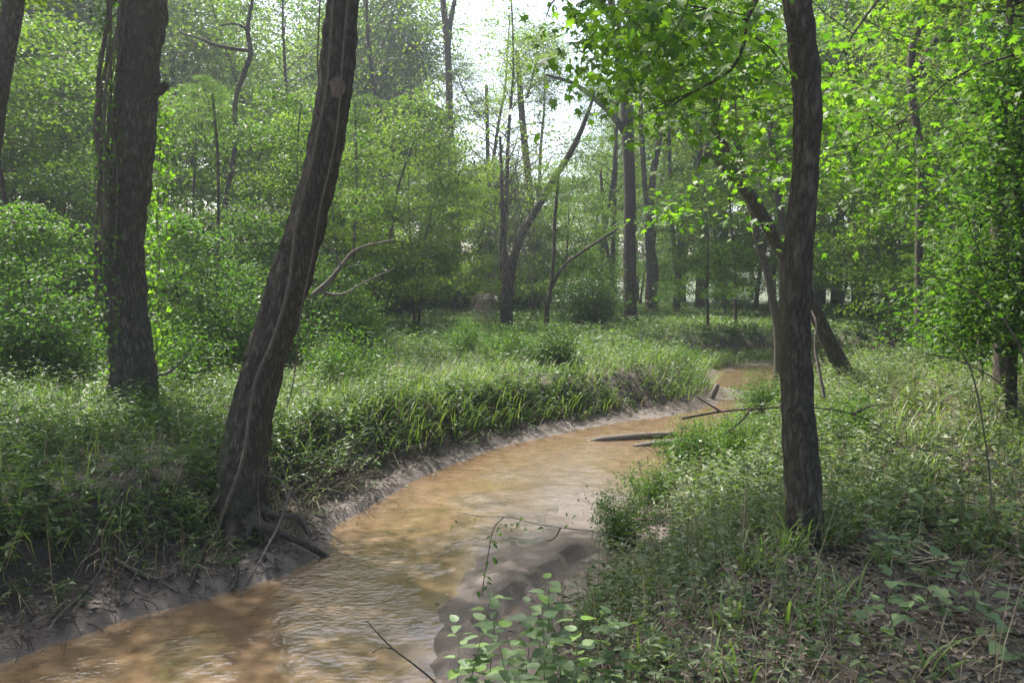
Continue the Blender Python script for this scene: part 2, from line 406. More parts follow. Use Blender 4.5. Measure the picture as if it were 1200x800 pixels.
def limb(mb, a, d, L, r, wob=.12, n=6, sag=0, seg=5):
    pts = [np.array(a, float)]; d = nrm(np.array(d, float))
    for i in range(n):
        d = nrm(d + rng.normal(size=3) * wob + np.array([0, 0, -sag])); pts.append(pts[-1] + d * L / n)
    rad = np.linspace(r, r * .25, n + 1); tube(mb, pts, rad, seg, n + 1)
    return np.array(pts)

# ------------------------------------------------------------------ ground and water
def axis_steps(a, b, s0, k, c0, c1):
    xs = [c0]; 
    while xs[-1] < b:
        over = max(0, xs[-1] - c1); xs.append(xs[-1] + s0 + k * over)
    ys = [c0]
    while ys[-1] > a: ys.append(ys[-1] - s0 - k * max(0, -ys[-1] if c0 <= 0 else 0))
    return np.array(sorted(set(ys + xs)))
gx = axis_steps(-900, 900, .10, .022, 0, 5); gx = np.array(sorted(set(np.round(np.concatenate([gx[gx >= 0], -gx[gx >= 0]]), 4))))
gy = [2.0]
while gy[-1] < 1500: gy.append(gy[-1] + max(.10, .017 * gy[-1]))
gy = np.array([-300, -100, -40, -20, -12, -8, -5, -3, -1.5, -.5, .3, .8, 1.2, 1.6] + gy)
X, Y = np.meshgrid(gx, gy); Z = T(X.ravel(), Y.ravel()).reshape(X.shape)
mb = MB(); ny, nx = X.shape
i = np.arange(ny - 1)[:, None] * nx; j = np.arange(nx - 1)[None]; a = i + j
mb.add(np.stack([X, Y, Z], -1).reshape(-1, 3), np.stack([a, a + 1, a + nx + 1, a + nx], -1).reshape(-1, 4))
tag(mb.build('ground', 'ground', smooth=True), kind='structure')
mb = MB(); cx = POLY.mean(0)
xs = np.arange(-11, 22, .25); ys = np.arange(-8, 32, .25); X, Y = np.meshgrid(xs, ys); ny, nx = X.shape
near = (inside(X, Y) | (np.minimum(dseg(X, Y, LP), dseg(X, Y, RP)) < .9)).ravel()
i = np.arange(ny - 1)[:, None] * nx; j = np.arange(nx - 1)[None]; a = (i + j)
f = np.stack([a, a + 1, a + nx + 1, a + nx], -1).reshape(-1, 4); f = f[near[f].all(1)]
mb.add(np.stack([X, Y, 0 * X + WZ], -1).reshape(-1, 3), f)
tag(mb.build('stream_water', 'water', smooth=True), kind='structure')

# ------------------------------------------------------------------ air
def haze_box():
    m, n, l, b = newmat('haze_air'); n.remove(b); v = n.new('ShaderNodeVolumePrincipled'); v.inputs['Color'].default_value = (.86, .93, 1, 1)
    v.inputs['Density'].default_value = HAZE; v.inputs['Anisotropy'].default_value = .5
    l.new(v.outputs[0], n['Material Output'].inputs['Volume'])
    mb = MB(); x, y0, y1, z0, z1 = 160, -60, 200, -6, 42
    V = [(sx * x, y, z) for z in (z0, z1) for sx, y in ((-1, y0), (1, y0), (1, y1), (-1, y1))]
    mb.add(V, np.array([[3, 2, 1, 0], [4, 5, 6, 7], [0, 1, 5, 4], [1, 2, 6, 5], [2, 3, 7, 6], [3, 0, 4, 7]])); tag(mb.build('haze', m), kind='stuff')
if HAZE: haze_box()

# ------------------------------------------------------------------ prototype trees (copied with shared meshes)
def tree_mesh(H, R, h0, nb, nsub, nleaf, leafL, tr, rad, flat=.3, matl='leaf_far', rise=.35, spr=.5, seg=8, prof='round', sparse=0):
    tb = MB(); lb = MB(); wb = MB()
    pts = [np.array([0, 0, -.2])]; d = np.array([0, 0, 1.0])
    for k in range(8):
        d = nrm(d + rng.normal(size=3) * .06); d[2] = abs(d[2]); pts.append(pts[-1] + d * (H * .95 + .2) / 8)
    pts = np.array(pts); rads = np.linspace(tr, tr * .18, 9)
    tube(tb, pts, rads, seg, 17, rough=.1, flare=.35); tube(wb, pts[4:], rads[4:], seg, 10)
    C = []
    for b in range(nb):
        t = h0 + (1 - h0) * (b + U(0, .9)) / nb; q = t * 8; k = min(int(q), 7); a = pts[k] + (pts[k + 1] - pts[k]) * (q - k)
        pr = {'round': math.sin(math.pi * min(1, .18 + .8 * (t - h0) / (1 - h0))), 'cone': 1.05 - (t - h0) / (1 - h0), 'flat': .75 + .3 * math.sin(t * 9)}[prof]
        az = b * 2.4 + U(-.5, .5); Lb = R * max(.25, pr) * U(.7, 1.15)
        r0 = tr * .38 * (1.1 - t)
        bp = limb(wb, a, (math.cos(az), math.sin(az), rise + U(-.2, .35)), Lb, max(r0, .012), .16, 6, .0, 4)
        for s in range(nsub):
            tt = .25 + .75 * (s + U(0, 1)) / nsub; q2 = tt * 6; k2 = min(int(q2), 5); a2 = bp[k2] + (bp[k2 + 1] - bp[k2]) * (q2 - k2)
            az2 = az + U(-1.3, 1.3); L2 = R * .32 * U(.6, 1.2)
            sp = limb(wb, a2, (math.cos(az2), math.sin(az2), U(-.1, .4)), L2, max(r0 * .3, .006), .2, 3, .03, 3)
            for q3 in (1, 2, 3):
                if U(0, 1) > sparse: C.append(sp[q3])
        if U(0, 1) > sparse: C.append(bp[-1])
    C = np.array(C)
    spray(lb, C, max(3, int(nleaf / len(C))), rad * U(.6, 1.3, len(C)), leafL, .62, flat, .3)
    return tb.mesh('trunk', 'bark_far', True), lb.mesh('crown', matl), wb.mesh('limbs', 'bark_far', True)
PROTO = {}
PROTO['canopy'] = [tree_mesh(19, 5.0, .36, 30, 5, 13000, .19, .26, 1.0, sparse=.15), tree_mesh(17, 4.4, .45, 26, 5, 11000, .19, .22, .95, sparse=.3)]
PROTO['sparse'] = [tree_mesh(17, 4.2, .3, 34, 7, 2600, .13, .17, .55, sparse=.3, rise=.6), tree_mesh(15, 3.4, .35, 30, 7, 4200, .13, .15, .6, sparse=.3, rise=.5)]
PROTO['under'] = [tree_mesh(8.5, 3.0, .24, 26, 5, 12000, .115, .085, .62, .16, 'leaf_far', .12), tree_mesh(7.0, 2.6, .2, 24, 5, 10500, .11, .07, .58, .16, 'leaf_far', .1, prof='flat')]
PROTO['sapling'] = [tree_mesh(4.0, 1.5, .2, 18, 4, 5000, .09, .03, .38, .2, 'leaf', .2), tree_mesh(3.2, 1.2, .12, 16, 4, 4200, .08, .025, .33, .2, 'leaf', .3)]
def shrub_mesh(R, H, nst, nleaf, L, mat, ratio=.5):
    tb = MB(); lb = MB(); C = []
    for s in range(nst):
        az = U(0, 6.28); lean = U(.1, .9)
        p = limb(tb, (U(-.15, .15), U(-.15, .15), -.05), (math.cos(az) * lean, math.sin(az) * lean, 1), H * U(.6, 1.1), .013, .14, 6, .05 * lean, 4)
        for q in range(1, 7):
            C.append(p[q])
            az2 = U(0, 6.28); sp = limb(tb, p[q], (math.cos(az2), math.sin(az2), .3), R * .45 * U(.5, 1.2), .006, .2, 2, .04, 3); C += [sp[1], sp[2]]
    C = np.array(C); spray(lb, C, max(3, int(nleaf / len(C))), R * .26 * U(.6, 1.4, len(C)), L, ratio, .5, .2, tilt=.7)
    return tb.mesh('stem', 'twig', True), lb.mesh('foliage', mat)
PROTO['shrub'] = [shrub_mesh(.9, 1.3, 16, 5200, .075, 'leaf'), shrub_mesh(1.1, 1.6, 18, 6500, .08, 'leaf'), shrub_mesh(1.3, 1.35, 20, 8000, .085, 'leaf_dark')]
def put_tree(kind, v, x, y, s, label, cat='tree', group=None, name='tree', rz=None, sz=None, dz=0):
    me = PROTO[kind][v]; z = float(T(x, y))
    t = thing(name, label, cat, (x, y, z + dz), U(0, 6.28) if rz is None else rz, group)
    t.scale = (s, s, s if sz is None else sz)
    if kind != 'shrub': child('limbs', me[2], t)
    child('trunk' if kind != 'shrub' else 'stem', me[0], t); child('crown' if kind != 'shrub' else 'foliage', me[1], t)
    return t

# ------------------------------------------------------------------ trees traced from the photograph
def px_tree(label, pts, d, name='tree', cat='tree', seg=14, n=30, rough=.12, flare=.5, mat='bark_far', crown=None, group=None, forks=(), dd=None):
    """pts: (px, py, width px) from the base up; d: depth in metres; crown: (kind, variant, scale)"""
    p = np.array(pts, float); dv = np.linspace(d, d + (dd or 0), len(p))
    W = D(p[:, 0], p[:, 1], dv); b = W[0].copy(); g = float(T(b[0], b[1]))
    if W[0, 2] > g - .25:                                    # carry the foot down into the ground
        W = np.vstack([[b[0], b[1], g - .3], W]); p = np.vstack([p[0], p]); dv = np.r_[dv[0], dv]
    r = p[:, 2] / F * dv / 2
    root = np.array([W[0, 0], W[0, 1], g]); t = thing(name, label, cat, root, 0, group)
    mb = MB(); c = tube(mb, W - root, r, seg, n, rough, flare, seed=float(p[0, 0]) % 7)
    for fk in forks:
        q = np.array(fk, float); Q = D(q[:, 0], q[:, 1], np.full(len(q), dv[-1] if len(q[0]) < 4 else q[0][3])); tube(mb, Q - root, q[:, 2] / F * dv[-1] / 2, 8, len(q) * 3, rough * .6)
    mb.build('trunk', mat, t, True)
    if crown is None and d > 11 and p[-1, 1] > 0:
        s_ = (.30 if p[-1, 2] < 4 else .42) * d / 30; crown = ('under', int(p[0, 0]) % 2, s_, 4.6 * s_)
    if crown:
        kind, v, s, dz = crown; me = PROTO[kind][v]
        top = (W[-1] - root); c_ = child('crown', me[1], t); c_.location = (top[0], top[1], top[2] - dz); c_.scale = (s, s, s * .8); c_.rotation_euler = (0, 0, U(0, 6))
        b_ = child('limbs', me[2], t); b_.location = c_.location; b_.scale = c_.scale; b_.rotation_euler = c_.rotation_euler
    return t, W, root

def hit(px, py, back=0.):
    'first point where the sight line meets the terrain, as a depth'
    d = np.concatenate([np.arange(1.2, 12, .03), np.arange(12, 40, .15)]); P = D(np.full(len(d), float(px)), np.full(len(d), float(py)), d)
    k = np.argmax(P[:, 2] <= T(P[:, 0], P[:, 1])); return float(d[k]) - back
LD = hit(283, 612)
lean_tree, W1, r1 = px_tree('broad dark trunk leaning right, rooted at the edge of the left stream bank', 
    [(282, 640, 70), (282, 590, 62), (287, 523, 56), (300, 460, 50), (315, 405, 48), (347, 304, 46), (376, 200, 42), (391, 120, 41), (402, 0, 38), (410, -150, 34), (425, -330, 27)],
    LD, seg=56, n=200, rough=.26, flare=.14, mat='bark', name='leaning_tree')
tall_tree, W2, r2 = px_tree('thick upright dark trunk draped with vines on the left bank',
    [(157, 470, 58), (157, 440, 54), (153, 405, 51), (147, 337, 46), (147, 270, 43), (155, 180, 47), (158, 135, 47), (164, 60, 49), (170, 0, 51), (176, -120, 44), (182, -300, 34)],
    10.0, seg=48, n=170, rough=.28, flare=.2, mat='bark', name='upright_tree', forks=[[(170, 108, 18), (186, 106, 13), (196, 98, 10)]])
slim_tree, W4, r4 = px_tree('slim dark curved trunk standing in the grass on the right bank',
    [(945, 640, 44), (943, 600, 43), (939, 540, 42), (935, 472, 38), (932, 405, 36), (934, 337, 35), (938, 270, 33), (944, 200, 31), (946, 135, 32), (941, 60, 32), (934, 0, 32), (926, -130, 28), (922, -330, 22)],
    5.15, seg=40, n=170, rough=.2, flare=.45, mat='bark', name='slim_tree')
px_tree('dark trunk crossing the upper left corner of the photo', [(-50, 470, 24), (-30, 300, 23), (-12, 180, 22), (-4, 125, 21), (5, 70, 21), (11, 35, 22), (16, 0, 23), (24, -120, 20), (30, -260, 16)], 9.5, mat='bark', seg=24, n=80, name='corner_tree', crown=('canopy', 1, .5, 5))
px_tree('crooked trunk leaning left over the stream behind the slim right trunk', [(997, 452, 26), (990, 438, 21), (970, 398, 18), (952, 358, 17), (935, 322, 17), (915, 290, 16), (893, 252, 15), (870, 216, 14), (855, 195, 13), (845, 165, 12), (838, 140, 10), (835, 60, 7)], 13.5, mat='bark', seg=20, n=70, name='crooked_tree',
        forks=[[(866, 212, 13), (848, 194, 12), (836, 180, 10), (826, 174, 7)]])
TR = [
 ('straight grey trunk right of the round dark bush', [(739, 381, 20), (738, 360, 17), (738, 300, 15), (738, 220, 14), (735, 150, 15), (733, 110, 14), (722, 40, 10), (712, -30, 7)], 31, [[(738, 165, 10), (722, 140, 8), (700, 118, 7), (672, 98, 5), (640, 88, 3)], [(733, 120, 9), (745, 70, 6), (752, 20, 4)]], ('canopy', 1, .8, 4)),
 ('knobbly trunk just right of the straight grey trunk', [(764, 369, 16), (764, 340, 13), (765, 318, 15), (762, 290, 11), (761, 260, 10), (766, 200, 8), (773, 155, 7), (776, 60, 5)], 40, [[(762, 270, 7), (756, 220, 6), (752, 160, 6), (750, 90, 4)]], ('canopy', 0, .7, 6)),
 ('thin trunk leaning right between the knobbly trunk and the stream bend', [(793, 366, 9), (794, 330, 8), (798, 280, 7), (806, 235, 7), (818, 198, 6), (826, 120, 4)], 40, [[(794, 330, 7), (790, 290, 6), (786, 240, 5), (784, 150, 4)]], None),
 ('tall grey trunk standing alone behind the centre of the clearing', [(535, 372, 16), (535, 345, 13), (535, 300, 12), (533, 250, 10), (530, 200, 10), (527, 150, 9), (526, 90, 8), (523, 40, 8), (519, 0, 7), (515, -60, 5)], 38, [[(525, 60, 6), (528, 25, 6), (533, 0, 5), (538, -30, 4)], [(531, 145, 7), (515, 128, 5), (490, 118, 4), (462, 105, 2)]], None),
 ('trunk with a bent top leaning right, wrapped in dead vines', [(594, 362, 15), (596, 345, 11), (602, 304, 10), (613, 272, 9), (626, 250, 9), (643, 220, 8), (670, 176, 7), (687, 138, 5), (697, 108, 3)], 28, [[(598, 330, 6), (590, 280, 5), (588, 220, 4), (586, 160, 3)]], None),
 ('dark trunk between the vine tangle and the slender forked stem', [(626, 364, 12), (626, 320, 10), (624, 280, 9), (620, 220, 8), (612, 140, 8), (606, 60, 5)], 42, [], ('canopy', 1, .6, 6)),
 ('slender forked dark stem left of the round dark bush', [(641, 364, 6), (645, 340, 4.5), (649, 300, 4), (650, 262, 4), (655, 200, 3)], 26, [[(646, 338, 4), (660, 312, 3.6), (684, 294, 3.4), (724, 268, 2.6)]], None),
 ('thin far trunk left of the tall grey trunk', [(506, 358, 8), (505, 300, 6), (503, 240, 5), (497, 150, 4)], 46, [], None),
 ('thin dark stem beside the leaning trunk', [(413, 348, 6), (414, 300, 5), (418, 220, 4), (416, 120, 3)], 24, [], None),
 ('hair thin stem by the upper mud bank', [(862, 366, 4), (861, 320, 3), (858, 270, 2.6), (852, 200, 2)], 30, [], None),
 ('slender leaning trunk in front of the stream bend, left of the slim trunk', [(912, 395, 11), (905, 350, 10), (898, 315, 9), (887, 278, 9), (880, 240, 8), (866, 180, 8), (858, 110, 6)], 19, [], None),
 ('trunk half hidden behind the slim right trunk', [(918, 388, 10), (917, 270, 9), (912, 230, 9), (907, 190, 8), (900, 110, 6)], 27, [], None),
 ('ragged dark trunk before the leafy right-hand trees', [(1077, 408, 12), (1077, 350, 10), (1077, 270, 9), (1079, 200, 9), (1076, 160, 9), (1069, 115, 10), (1068, 60, 9), (1080, 20, 10), (1092, -40, 8)], 20, [[(1069, 110, 8), (1083, 70, 9), (1100, 45, 9), (1125, 50, 7), (1138, 56, 5)]], ('canopy', 0, .55, 3)),
 ('pale broken trunk just right of the ragged dark trunk', [(1089, 400, 9), (1089, 360, 8), (1087, 325, 7), (1085, 290, 5)], 22, [], None),
 ('grey trunk deep among the trees right of the slim trunk', [(1004, 364, 13), (1003, 310, 11), (1003, 250, 10), (1006, 200, 10), (1008, 150, 9), (1010, 60, 7)], 36, [], ('canopy', 1, .7, 7)),
 ('short thick trunk hanging among leaves in the upper right', [(1176, 405, 22), (1172, 300, 20), (1170, 130, 19), (1172, 90, 17), (1181, 50, 9), (1184, 0, 8), (1186, -80, 6)], 12, [], ('canopy', 1, .5, 4)),
 ('crooked grey trunk with a kinked top behind the upright tree', [(256, 350, 8), (261, 270, 7), (266, 225, 6.5), (277, 165, 6), (275, 140, 6), (277, 112, 5.5), (286, 85, 6), (294, 62, 6), (290, 35, 5), (296, 0, 4)], 21, [[(293, 60, 5), (272, 57, 4.5), (250, 52, 4), (236, 46, 3), (215, 40, 2)], [(292, 35, 4), (275, 28, 3), (258, 30, 2)]], None),
 ('straight far trunk between the two big left trunks', [(204, 350, 10), (204, 240, 8), (204, 150, 7), (202, 60, 6)], 36, [], ('canopy', 0, .7, 6)),
 ('hair thin stem between the two big left trunks', [(256, 350, 4), (256, 250, 3.6), (255, 180, 3.3), (249, 110, 3)], 18, [], None),
 ('pale trunk deep in the woods left of the leaning trunk', [(75, 350, 7), (73, 230, 6), (70, 150, 5), (72, 60, 4)], 33, [], ('canopy', 1, .7, 6)),
 ('dark far trunk behind the left dense shrubs', [(8, 350, 9), (5, 250, 8), (2, 150, 7), (0, 60, 6)], 30, [], ('canopy', 0, .7, 6)),
 ('far trunk above the slumped pale weed', [(575, 362, 7), (574, 300, 6), (572, 200, 5), (570, 100, 4)], 50, [], ('canopy', 1, .5, 5)),
 ('twin far trunk at the clearing edge behind the round bush', [(716, 352, 7), (718, 300, 6), (720, 220, 6), (722, 150, 5)], 48, [[(717, 320, 5), (708, 270, 4), (704, 200, 3)]], None),
 ('far trunk at the clearing edge right of the leaning thin trunk', [(825, 354, 7), (826, 300, 6), (829, 220, 5)], 52, [], None),
 ('far grey trunk at the left rim of the clearing', [(445, 352, 9), (444, 280, 8), (440, 200, 7), (436, 120, 6)], 45, [], ('canopy', 0, .6, 6)),
 ('far trunk behind the ragged dark trunk', [(1045, 360, 9), (1046, 280, 8), (1042, 200, 7), (1040, 100, 6)], 44, [], ('canopy', 0, .7, 7)),
 ('thin grey trunk at the right edge of the photo', [(1150, 420, 6), (1146, 370, 5.5), (1148, 320, 5), (1140, 240, 4), (1142, 160, 3)], 14, [], None),
]
for lab, pts, d, forks, crown in TR:
    px_tree(lab, pts, d, crown=crown, forks=forks, seg=10, n=26, rough=.14, flare=.3, mat='bark' if d < 25 else 'bark_far', name='tree')

# far row and understory, individually placed
def uv(px, d): return (px - 600) / F * d
for k, (px, d, s, v) in enumerate([(-40, 38, 1.0, 0), (60, 50, 1.15, 1), (130, 44, .95, 0), (200, 60, 1.1, 1), (330, 60, 1.2, 1), (390, 56, 1.0, 0), (455, 70, 1.05, 1),
        (520, 78, .95, 0), (585, 80, .7, 1), (645, 90, .75, 0), (700, 75, .8, 1), (745, 66, 1.0, 0), (800, 60, 1.1, 1), (850, 52, 1.1, 0), (905, 58, 1.3, 1), (960, 45, 1.2, 0), (1015, 56, 1.3, 1),
        (1075, 42, 1.15, 0), (1130, 50, 1.3, 1), (1190, 36, 1.1, 0), (1260, 40, 1.2, 1), (-120, 48, 1.2, 1), (100, 75, 1.3, 0), (300, 85, 1.3, 1), (420, 95, 1.2, 0), (560, 100, 1.0, 1), (720, 95, 1.2, 0), (880, 85, 1.4, 1), (1040, 80, 1.4, 0), (1200, 70, 1.4, 1), (0, 65, 1.3, 1)]):
    put_tree('canopy', v, uv(px, d), d, s, 'tall leafy tree in the far woods beyond the clearing', group='tall trees of the far woods', name='far_tree')
for k, (px, d, s, v) in enumerate([(20, 20, .95, 0), (80, 26, 1.1, 1), (230, 24, .95, 0), (310, 28, 1.1, 1), (345, 20, .75, 0), (420, 30, .85, 0), (455, 36, 1.0, 1), (490, 29, .8, 1), (560, 44, .9, 0), (600, 38, .8, 1),
        (655, 46, .95, 0), (700, 38, .8, 1), (790, 46, 1.0, 0), (850, 38, 1.0, 1), (900, 44, 1.3, 0), (985, 34, 1.1, 1), (1020, 30, 1.0, 0), (1040, 30, 1.1, 1), (1110, 25, 1.1, 0), (1180, 20, 1.1, 1), (1230, 28, 1.2, 0),
        (-60, 26, 1.2, 1), (150, 32, 1.2, 1), (180, 19, .7, 1), (380, 42, 1.1, 0), (520, 52, 1.0, 1), (750, 52, 1.0, 0), (830, 50, 1.1, 0), (940, 36, 1.1, 0), (40, 36, 1.3, 0), (270, 36, 1.2, 0)]):
    put_tree('under', v, uv(px, d), d, s, 'bright green understory tree with layered leaf sprays behind the clearing', group='understory trees round the clearing', name='understory_tree')
for k, (px, d, s, v) in enumerate([(50, 14, .8, 0), (100, 17, .9, 1), (215, 15, .8, 0), (262, 19, .9, 1), (330, 17, .8, 0), (-30, 13, .9, 1), (400, 22, .7, 1), (1030, 30, .8, 1), (1160, 18, .8, 0), (1240, 12, 1.0, 1), (460, 40, 1.1, 0), (560, 50, 1.2, 1), (700, 50, 1.2, 0), (870, 42, 1.1, 1), (980, 34, 1.0, 0), (1050, 32, 1.0, 1), (780, 54, 1.2, 1), (620, 55, 1.2, 0), (510, 48, 1.2, 1)]):
    put_tree('sapling', v, uv(px, d), d, s, 'young leafy sapling in the undergrowth of the woods', 'sapling', 'saplings in the undergrowth', 'sapling')
# shrubs
for px, d, s, v, lab in [(45, 12.5, 1.0, 1, 'leafy pale green bush left of the upright vine-draped trunk'), (100, 14, .8, 0, 'small bush directly behind the upright trunk on its left'), (215, 12.6, .85, 0, 'loose bright bush between the two big left trunks'),
        (262, 14.5, 1.1, 1, 'tall bush behind the leaning trunk, on its left'), (10, 16, 1.5, 1, 'large dense bush at the left edge of the photo'), (325, 16, .9, 0, 'bush touching the left side of the leaning trunk'), (400, 13, .72, 0, 'yellow-green bush just right of the leaning trunk'),
        (150, 17, 1.3, 2, 'dark bush behind the upright trunk'), (420, 20, .8, 1, 'bush by the dead fallen branch'), (687, 29, 1.35, 2, 'round dark green bush in the middle of the clearing'),
        (540, 18.5, .5, 1, 'low bush on the left bank in front of the tall grey trunk'), (600, 17.5, .62, 0, 'leafy bush with yellow shoots on the left bank mound'), (650, 16.5, .6, 2, 'low dark bramble mound over a fallen branch near the stream'),
        (470, 38, 1.3, 2, 'dark far bush at the left rim of the clearing'), (1130, 16, 1.0, 0, 'bush at the foot of the right-hand trees'),
        (800, 19.5, .55, 0, 'low leafy bush on the left bank beside the upper pool'), (60, 22, 2.0, 2, 'big dark bush deep in the left woods'), (300, 24, 1.6, 2, 'dark bush deep between the left trunks'), (1100, 34, 1.6, 2, 'dark bush deep in the right woods')]:
    put_tree('shrub', v, uv(px, d), d, s, lab, 'bush', None, 'bush')

# more trees: layered woods on both sides
for k, (px, d, s, v) in enumerate([(-180, 22, 1.2, 0), (0, 30, 1.4, 1), (60, 45, 1.7, 0), (130, 24, 1.1, 0), (165, 48, 1.8, 1), (215, 30, 1.2, 1), (250, 45, 1.7, 0), (330, 40, 1.4, 1), (365, 50, 1.7, 0),
        (430, 46, 1.4, 1), (480, 58, 1.5, 0), (540, 62, 1.5, 1), (590, 58, 1.3, 0), (640, 64, 1.5, 1), (690, 60, 1.5, 0), (740, 62, 1.6, 1), (790, 60, 1.6, 0), (840, 64, 1.8, 1), (885, 46, 1.6, 0), (930, 52, 1.8, 1),
        (985, 42, 1.6, 0), (1040, 50, 1.9, 1), (1090, 36, 1.5, 0), (1150, 44, 1.8, 1), (1210, 34, 1.5, 0), (1280, 30, 1.5, 1), (-100, 40, 1.6, 1), (830, 28, .8, 1), (1150, 24, 1.0, 1), (1020, 38, 1.3, 0)]):
    put_tree('under', v, uv(px, d), d, s, 'bright green understory tree with layered leaf sprays behind the clearing', group='understory trees round the clearing', name='understory_tree')
for px, d, s, v in [(-60, 18, 2.2, 1), (20, 28, 2.4, 2), (130, 22, 1.8, 1), (190, 27, 2.2, 2), (240, 32, 2.4, 1), (350, 26, 1.9, 1), (390, 34, 2.2, 2), (440, 46, 2.4, 1), (500, 58, 2.6, 2), (560, 62, 2.8, 1), (630, 60, 2.6, 2), (700, 66, 2.6, 1),
        (770, 78, 2.6, 1), (850, 74, 2.6, 1), (930, 62, 2.4, 1), (1060, 52, 2.4, 1), (1150, 26, 2.0, 2), (1220, 22, 2.0, 1), (420, 26, 1.3, 0), (610, 45, 1.8, 2), (535, 46, 1.8, 1)]:
    put_tree('shrub', v, uv(px, d), d, s, 'tall green bush in the shade under the far trees', 'bush', 'bushes under the far trees', 'thicket_bush')
for px, d, s, v, lab in [(468, 34, .95, 0, 'thin leaved tree with fine bare branches against the sky left of the tall grey trunk'), (590, 31, .9, 1, 'sparse leafy tree rising above the dead vine tangle'), (318, 30, .9, 1, 'sparse tree seen just left of the leaning trunk'), (700, 42, 1.0, 1, 'sparse tree behind the straight grey trunk'), (630, 46, 1.1, 1, 'slim sparse tree in the bright gap right of the vine tangle'), (425, 44, 1.1, 1, 'sparse tree right of the leaning trunk against the sky'), (555, 50, 1.15, 0, 'far sparse tree against the brightest sky')]:
    put_tree('sparse', v, uv(px, d), d, s, lab, name='sparse_tree')
for px, d, s, v in [(440, 27, .95, 0), (485, 31, 1.0, 1), (400, 24, .9, 1), (590, 33, .85, 0), (660, 33, .8, 1)]:
    put_tree('under', v, uv(px, d), d, s, 'bright green understory tree with layered leaf sprays behind the clearing', group='understory trees round the clearing', name='understory_tree')
for k, (px, d, s, v) in enumerate([(110, 34, .85, 1), (250, 40, 1.0, 1), (350, 36, .85, 1), (410, 60, 1.1, 0), (30, 46, 1.0, 1), (200, 46, 1.15, 0), (300, 54, 1.3, 0), (390, 46, 1.1, 1), (450, 66, 1.25, 1), (500, 62, 1.25, 0), (400, 54, 1.35, 0), (460, 52, 1.2, 1), (425, 75, 1.6, 1), (60, 30, .8, 0), (760, 48, .95, 1), (820, 44, 1.0, 0), (930, 40, 1.1, 1), (980, 48, 1.2, 0), (1060, 30, .95, 1), (1140, 34, 1.1, 0)]):
    put_tree('canopy', v, uv(px, d), d, s, 'tall leafy tree in the far woods beyond the clearing', group='tall trees of the far woods', name='far_tree')
# canopy trees standing round the viewer: their crowns arch over the near ground
for x, y, s, v in [(-18, 15, 1.0, 0), (7.5, 9.5, .8, 1), (13, 4, .9, 0), (-7, -3, .8, 1), (4, -6, .9, 0), (-19, 11, 1.1, 1), (12, 17, .9, 1), (-24, 26, 1.2, 0), (-15, 1, .9, 1), (18, 24, 1.1, 0)]:
    put_tree('canopy', v, x, y, s, 'tall leafy tree beside the stream with its crown above the view', group='canopy trees over the stream', name='canopy_tree')
def crown_on(t, W, root, kind, v, s, dz):
    top = W[-1] - root; me = PROTO[kind][v]
    c = child('crown', me[1], t); b = child('limbs', me[2], t)
    for o in (c, b): o.location = (top[0], top[1], top[2] - dz); o.scale = (s, s, s); o.rotation_euler = (0, 0, 1.3)
crown_on(lean_tree, W1, r1, 'canopy', 0, .55, 3.2); crown_on(tall_tree, W2, r2, 'canopy', 1, .6, 4); crown_on(slim_tree, W4, r4, 'canopy', 1, .34, 1.6)

# ------------------------------------------------------------------ ground cover
def zone(n, y0, y1, p=1.0, side='left', dmin=.3, xw=.66, xm=1.6, gap=0., gs=.8, xlo=None, xhi=None):
    u = U(0, 1, n); y = (y0 ** p + u * (y1 ** p - y0 ** p)) ** (1 / p)
    hw = xw * y + xm; x = U(-1, 1, n) * hw
    dl, dr, ins, j = bank(x, y); d = np.where(dl < dr, dl, dr) + j
    ok = ~ins & (d > dmin)
    if side == 'left': ok &= (dl < dr)
    if side == 'right': ok &= (dl >= dr)
    if gap: ok &= fbm(x * gs, y * gs, 11) > gap
    if xlo is not None: ok &= x > xlo
    if xhi is not None: ok &= x < xhi
    x, y, d = x[ok], y[ok], d[ok]
    return x, y, T(x, y), d
NOSTEM = False
def herbs(mb, x, y, z, h, nl, L, ratio=.34, lean=.25, up=.1, hexa=False, stems=True):
    n = len(x); h = np.broadcast_to(h, (n,)) * U(.55, 1.25, n)
    B = np.stack([x, y, z - .02], -1); ln = rng.normal(size=(n, 3)) * lean; ln[:, 2] = 1; ln = nrm(ln)
    tone = U(0, 1, n)
    t = np.linspace(.25, 1, nl)[None] + U(-.08, .08, (n, nl))
    P = B[:, None] + ln[:, None] * (h[:, None] * t)[..., None]
    az = U(0, 6.28, (n, 1)) + np.arange(nl)[None] * 2.4 + U(-.4, .4, (n, nl))
    A = np.stack([np.cos(az), np.sin(az), up + U(-.45, .45, (n, nl))], -1)
    N = np.stack([0 * az, 0 * az, 0 * az + 1], -1) + rng.normal(size=(n, nl, 3)) * .45
    l = (L * U(.6, 1.3, (n, nl)) * (1.15 - .35 * np.abs(t - .5)))
    leaves(mb, P.reshape(-1, 3), A.reshape(-1, 3), N.reshape(-1, 3), l.ravel(), l.ravel() * ratio, np.clip(np.repeat(tone, nl) * .55 + U(0, .45, n * nl), 0, 1), hexa)
    if stems and not NOSTEM:
        az = U(0, 6.28, n); blades(mb, B, az, h * 1.0, .006, np.arccos(np.clip(ln[:, 2], -1, 1)) * 0 + .1, 0 * h, tone * .4, seg=1)

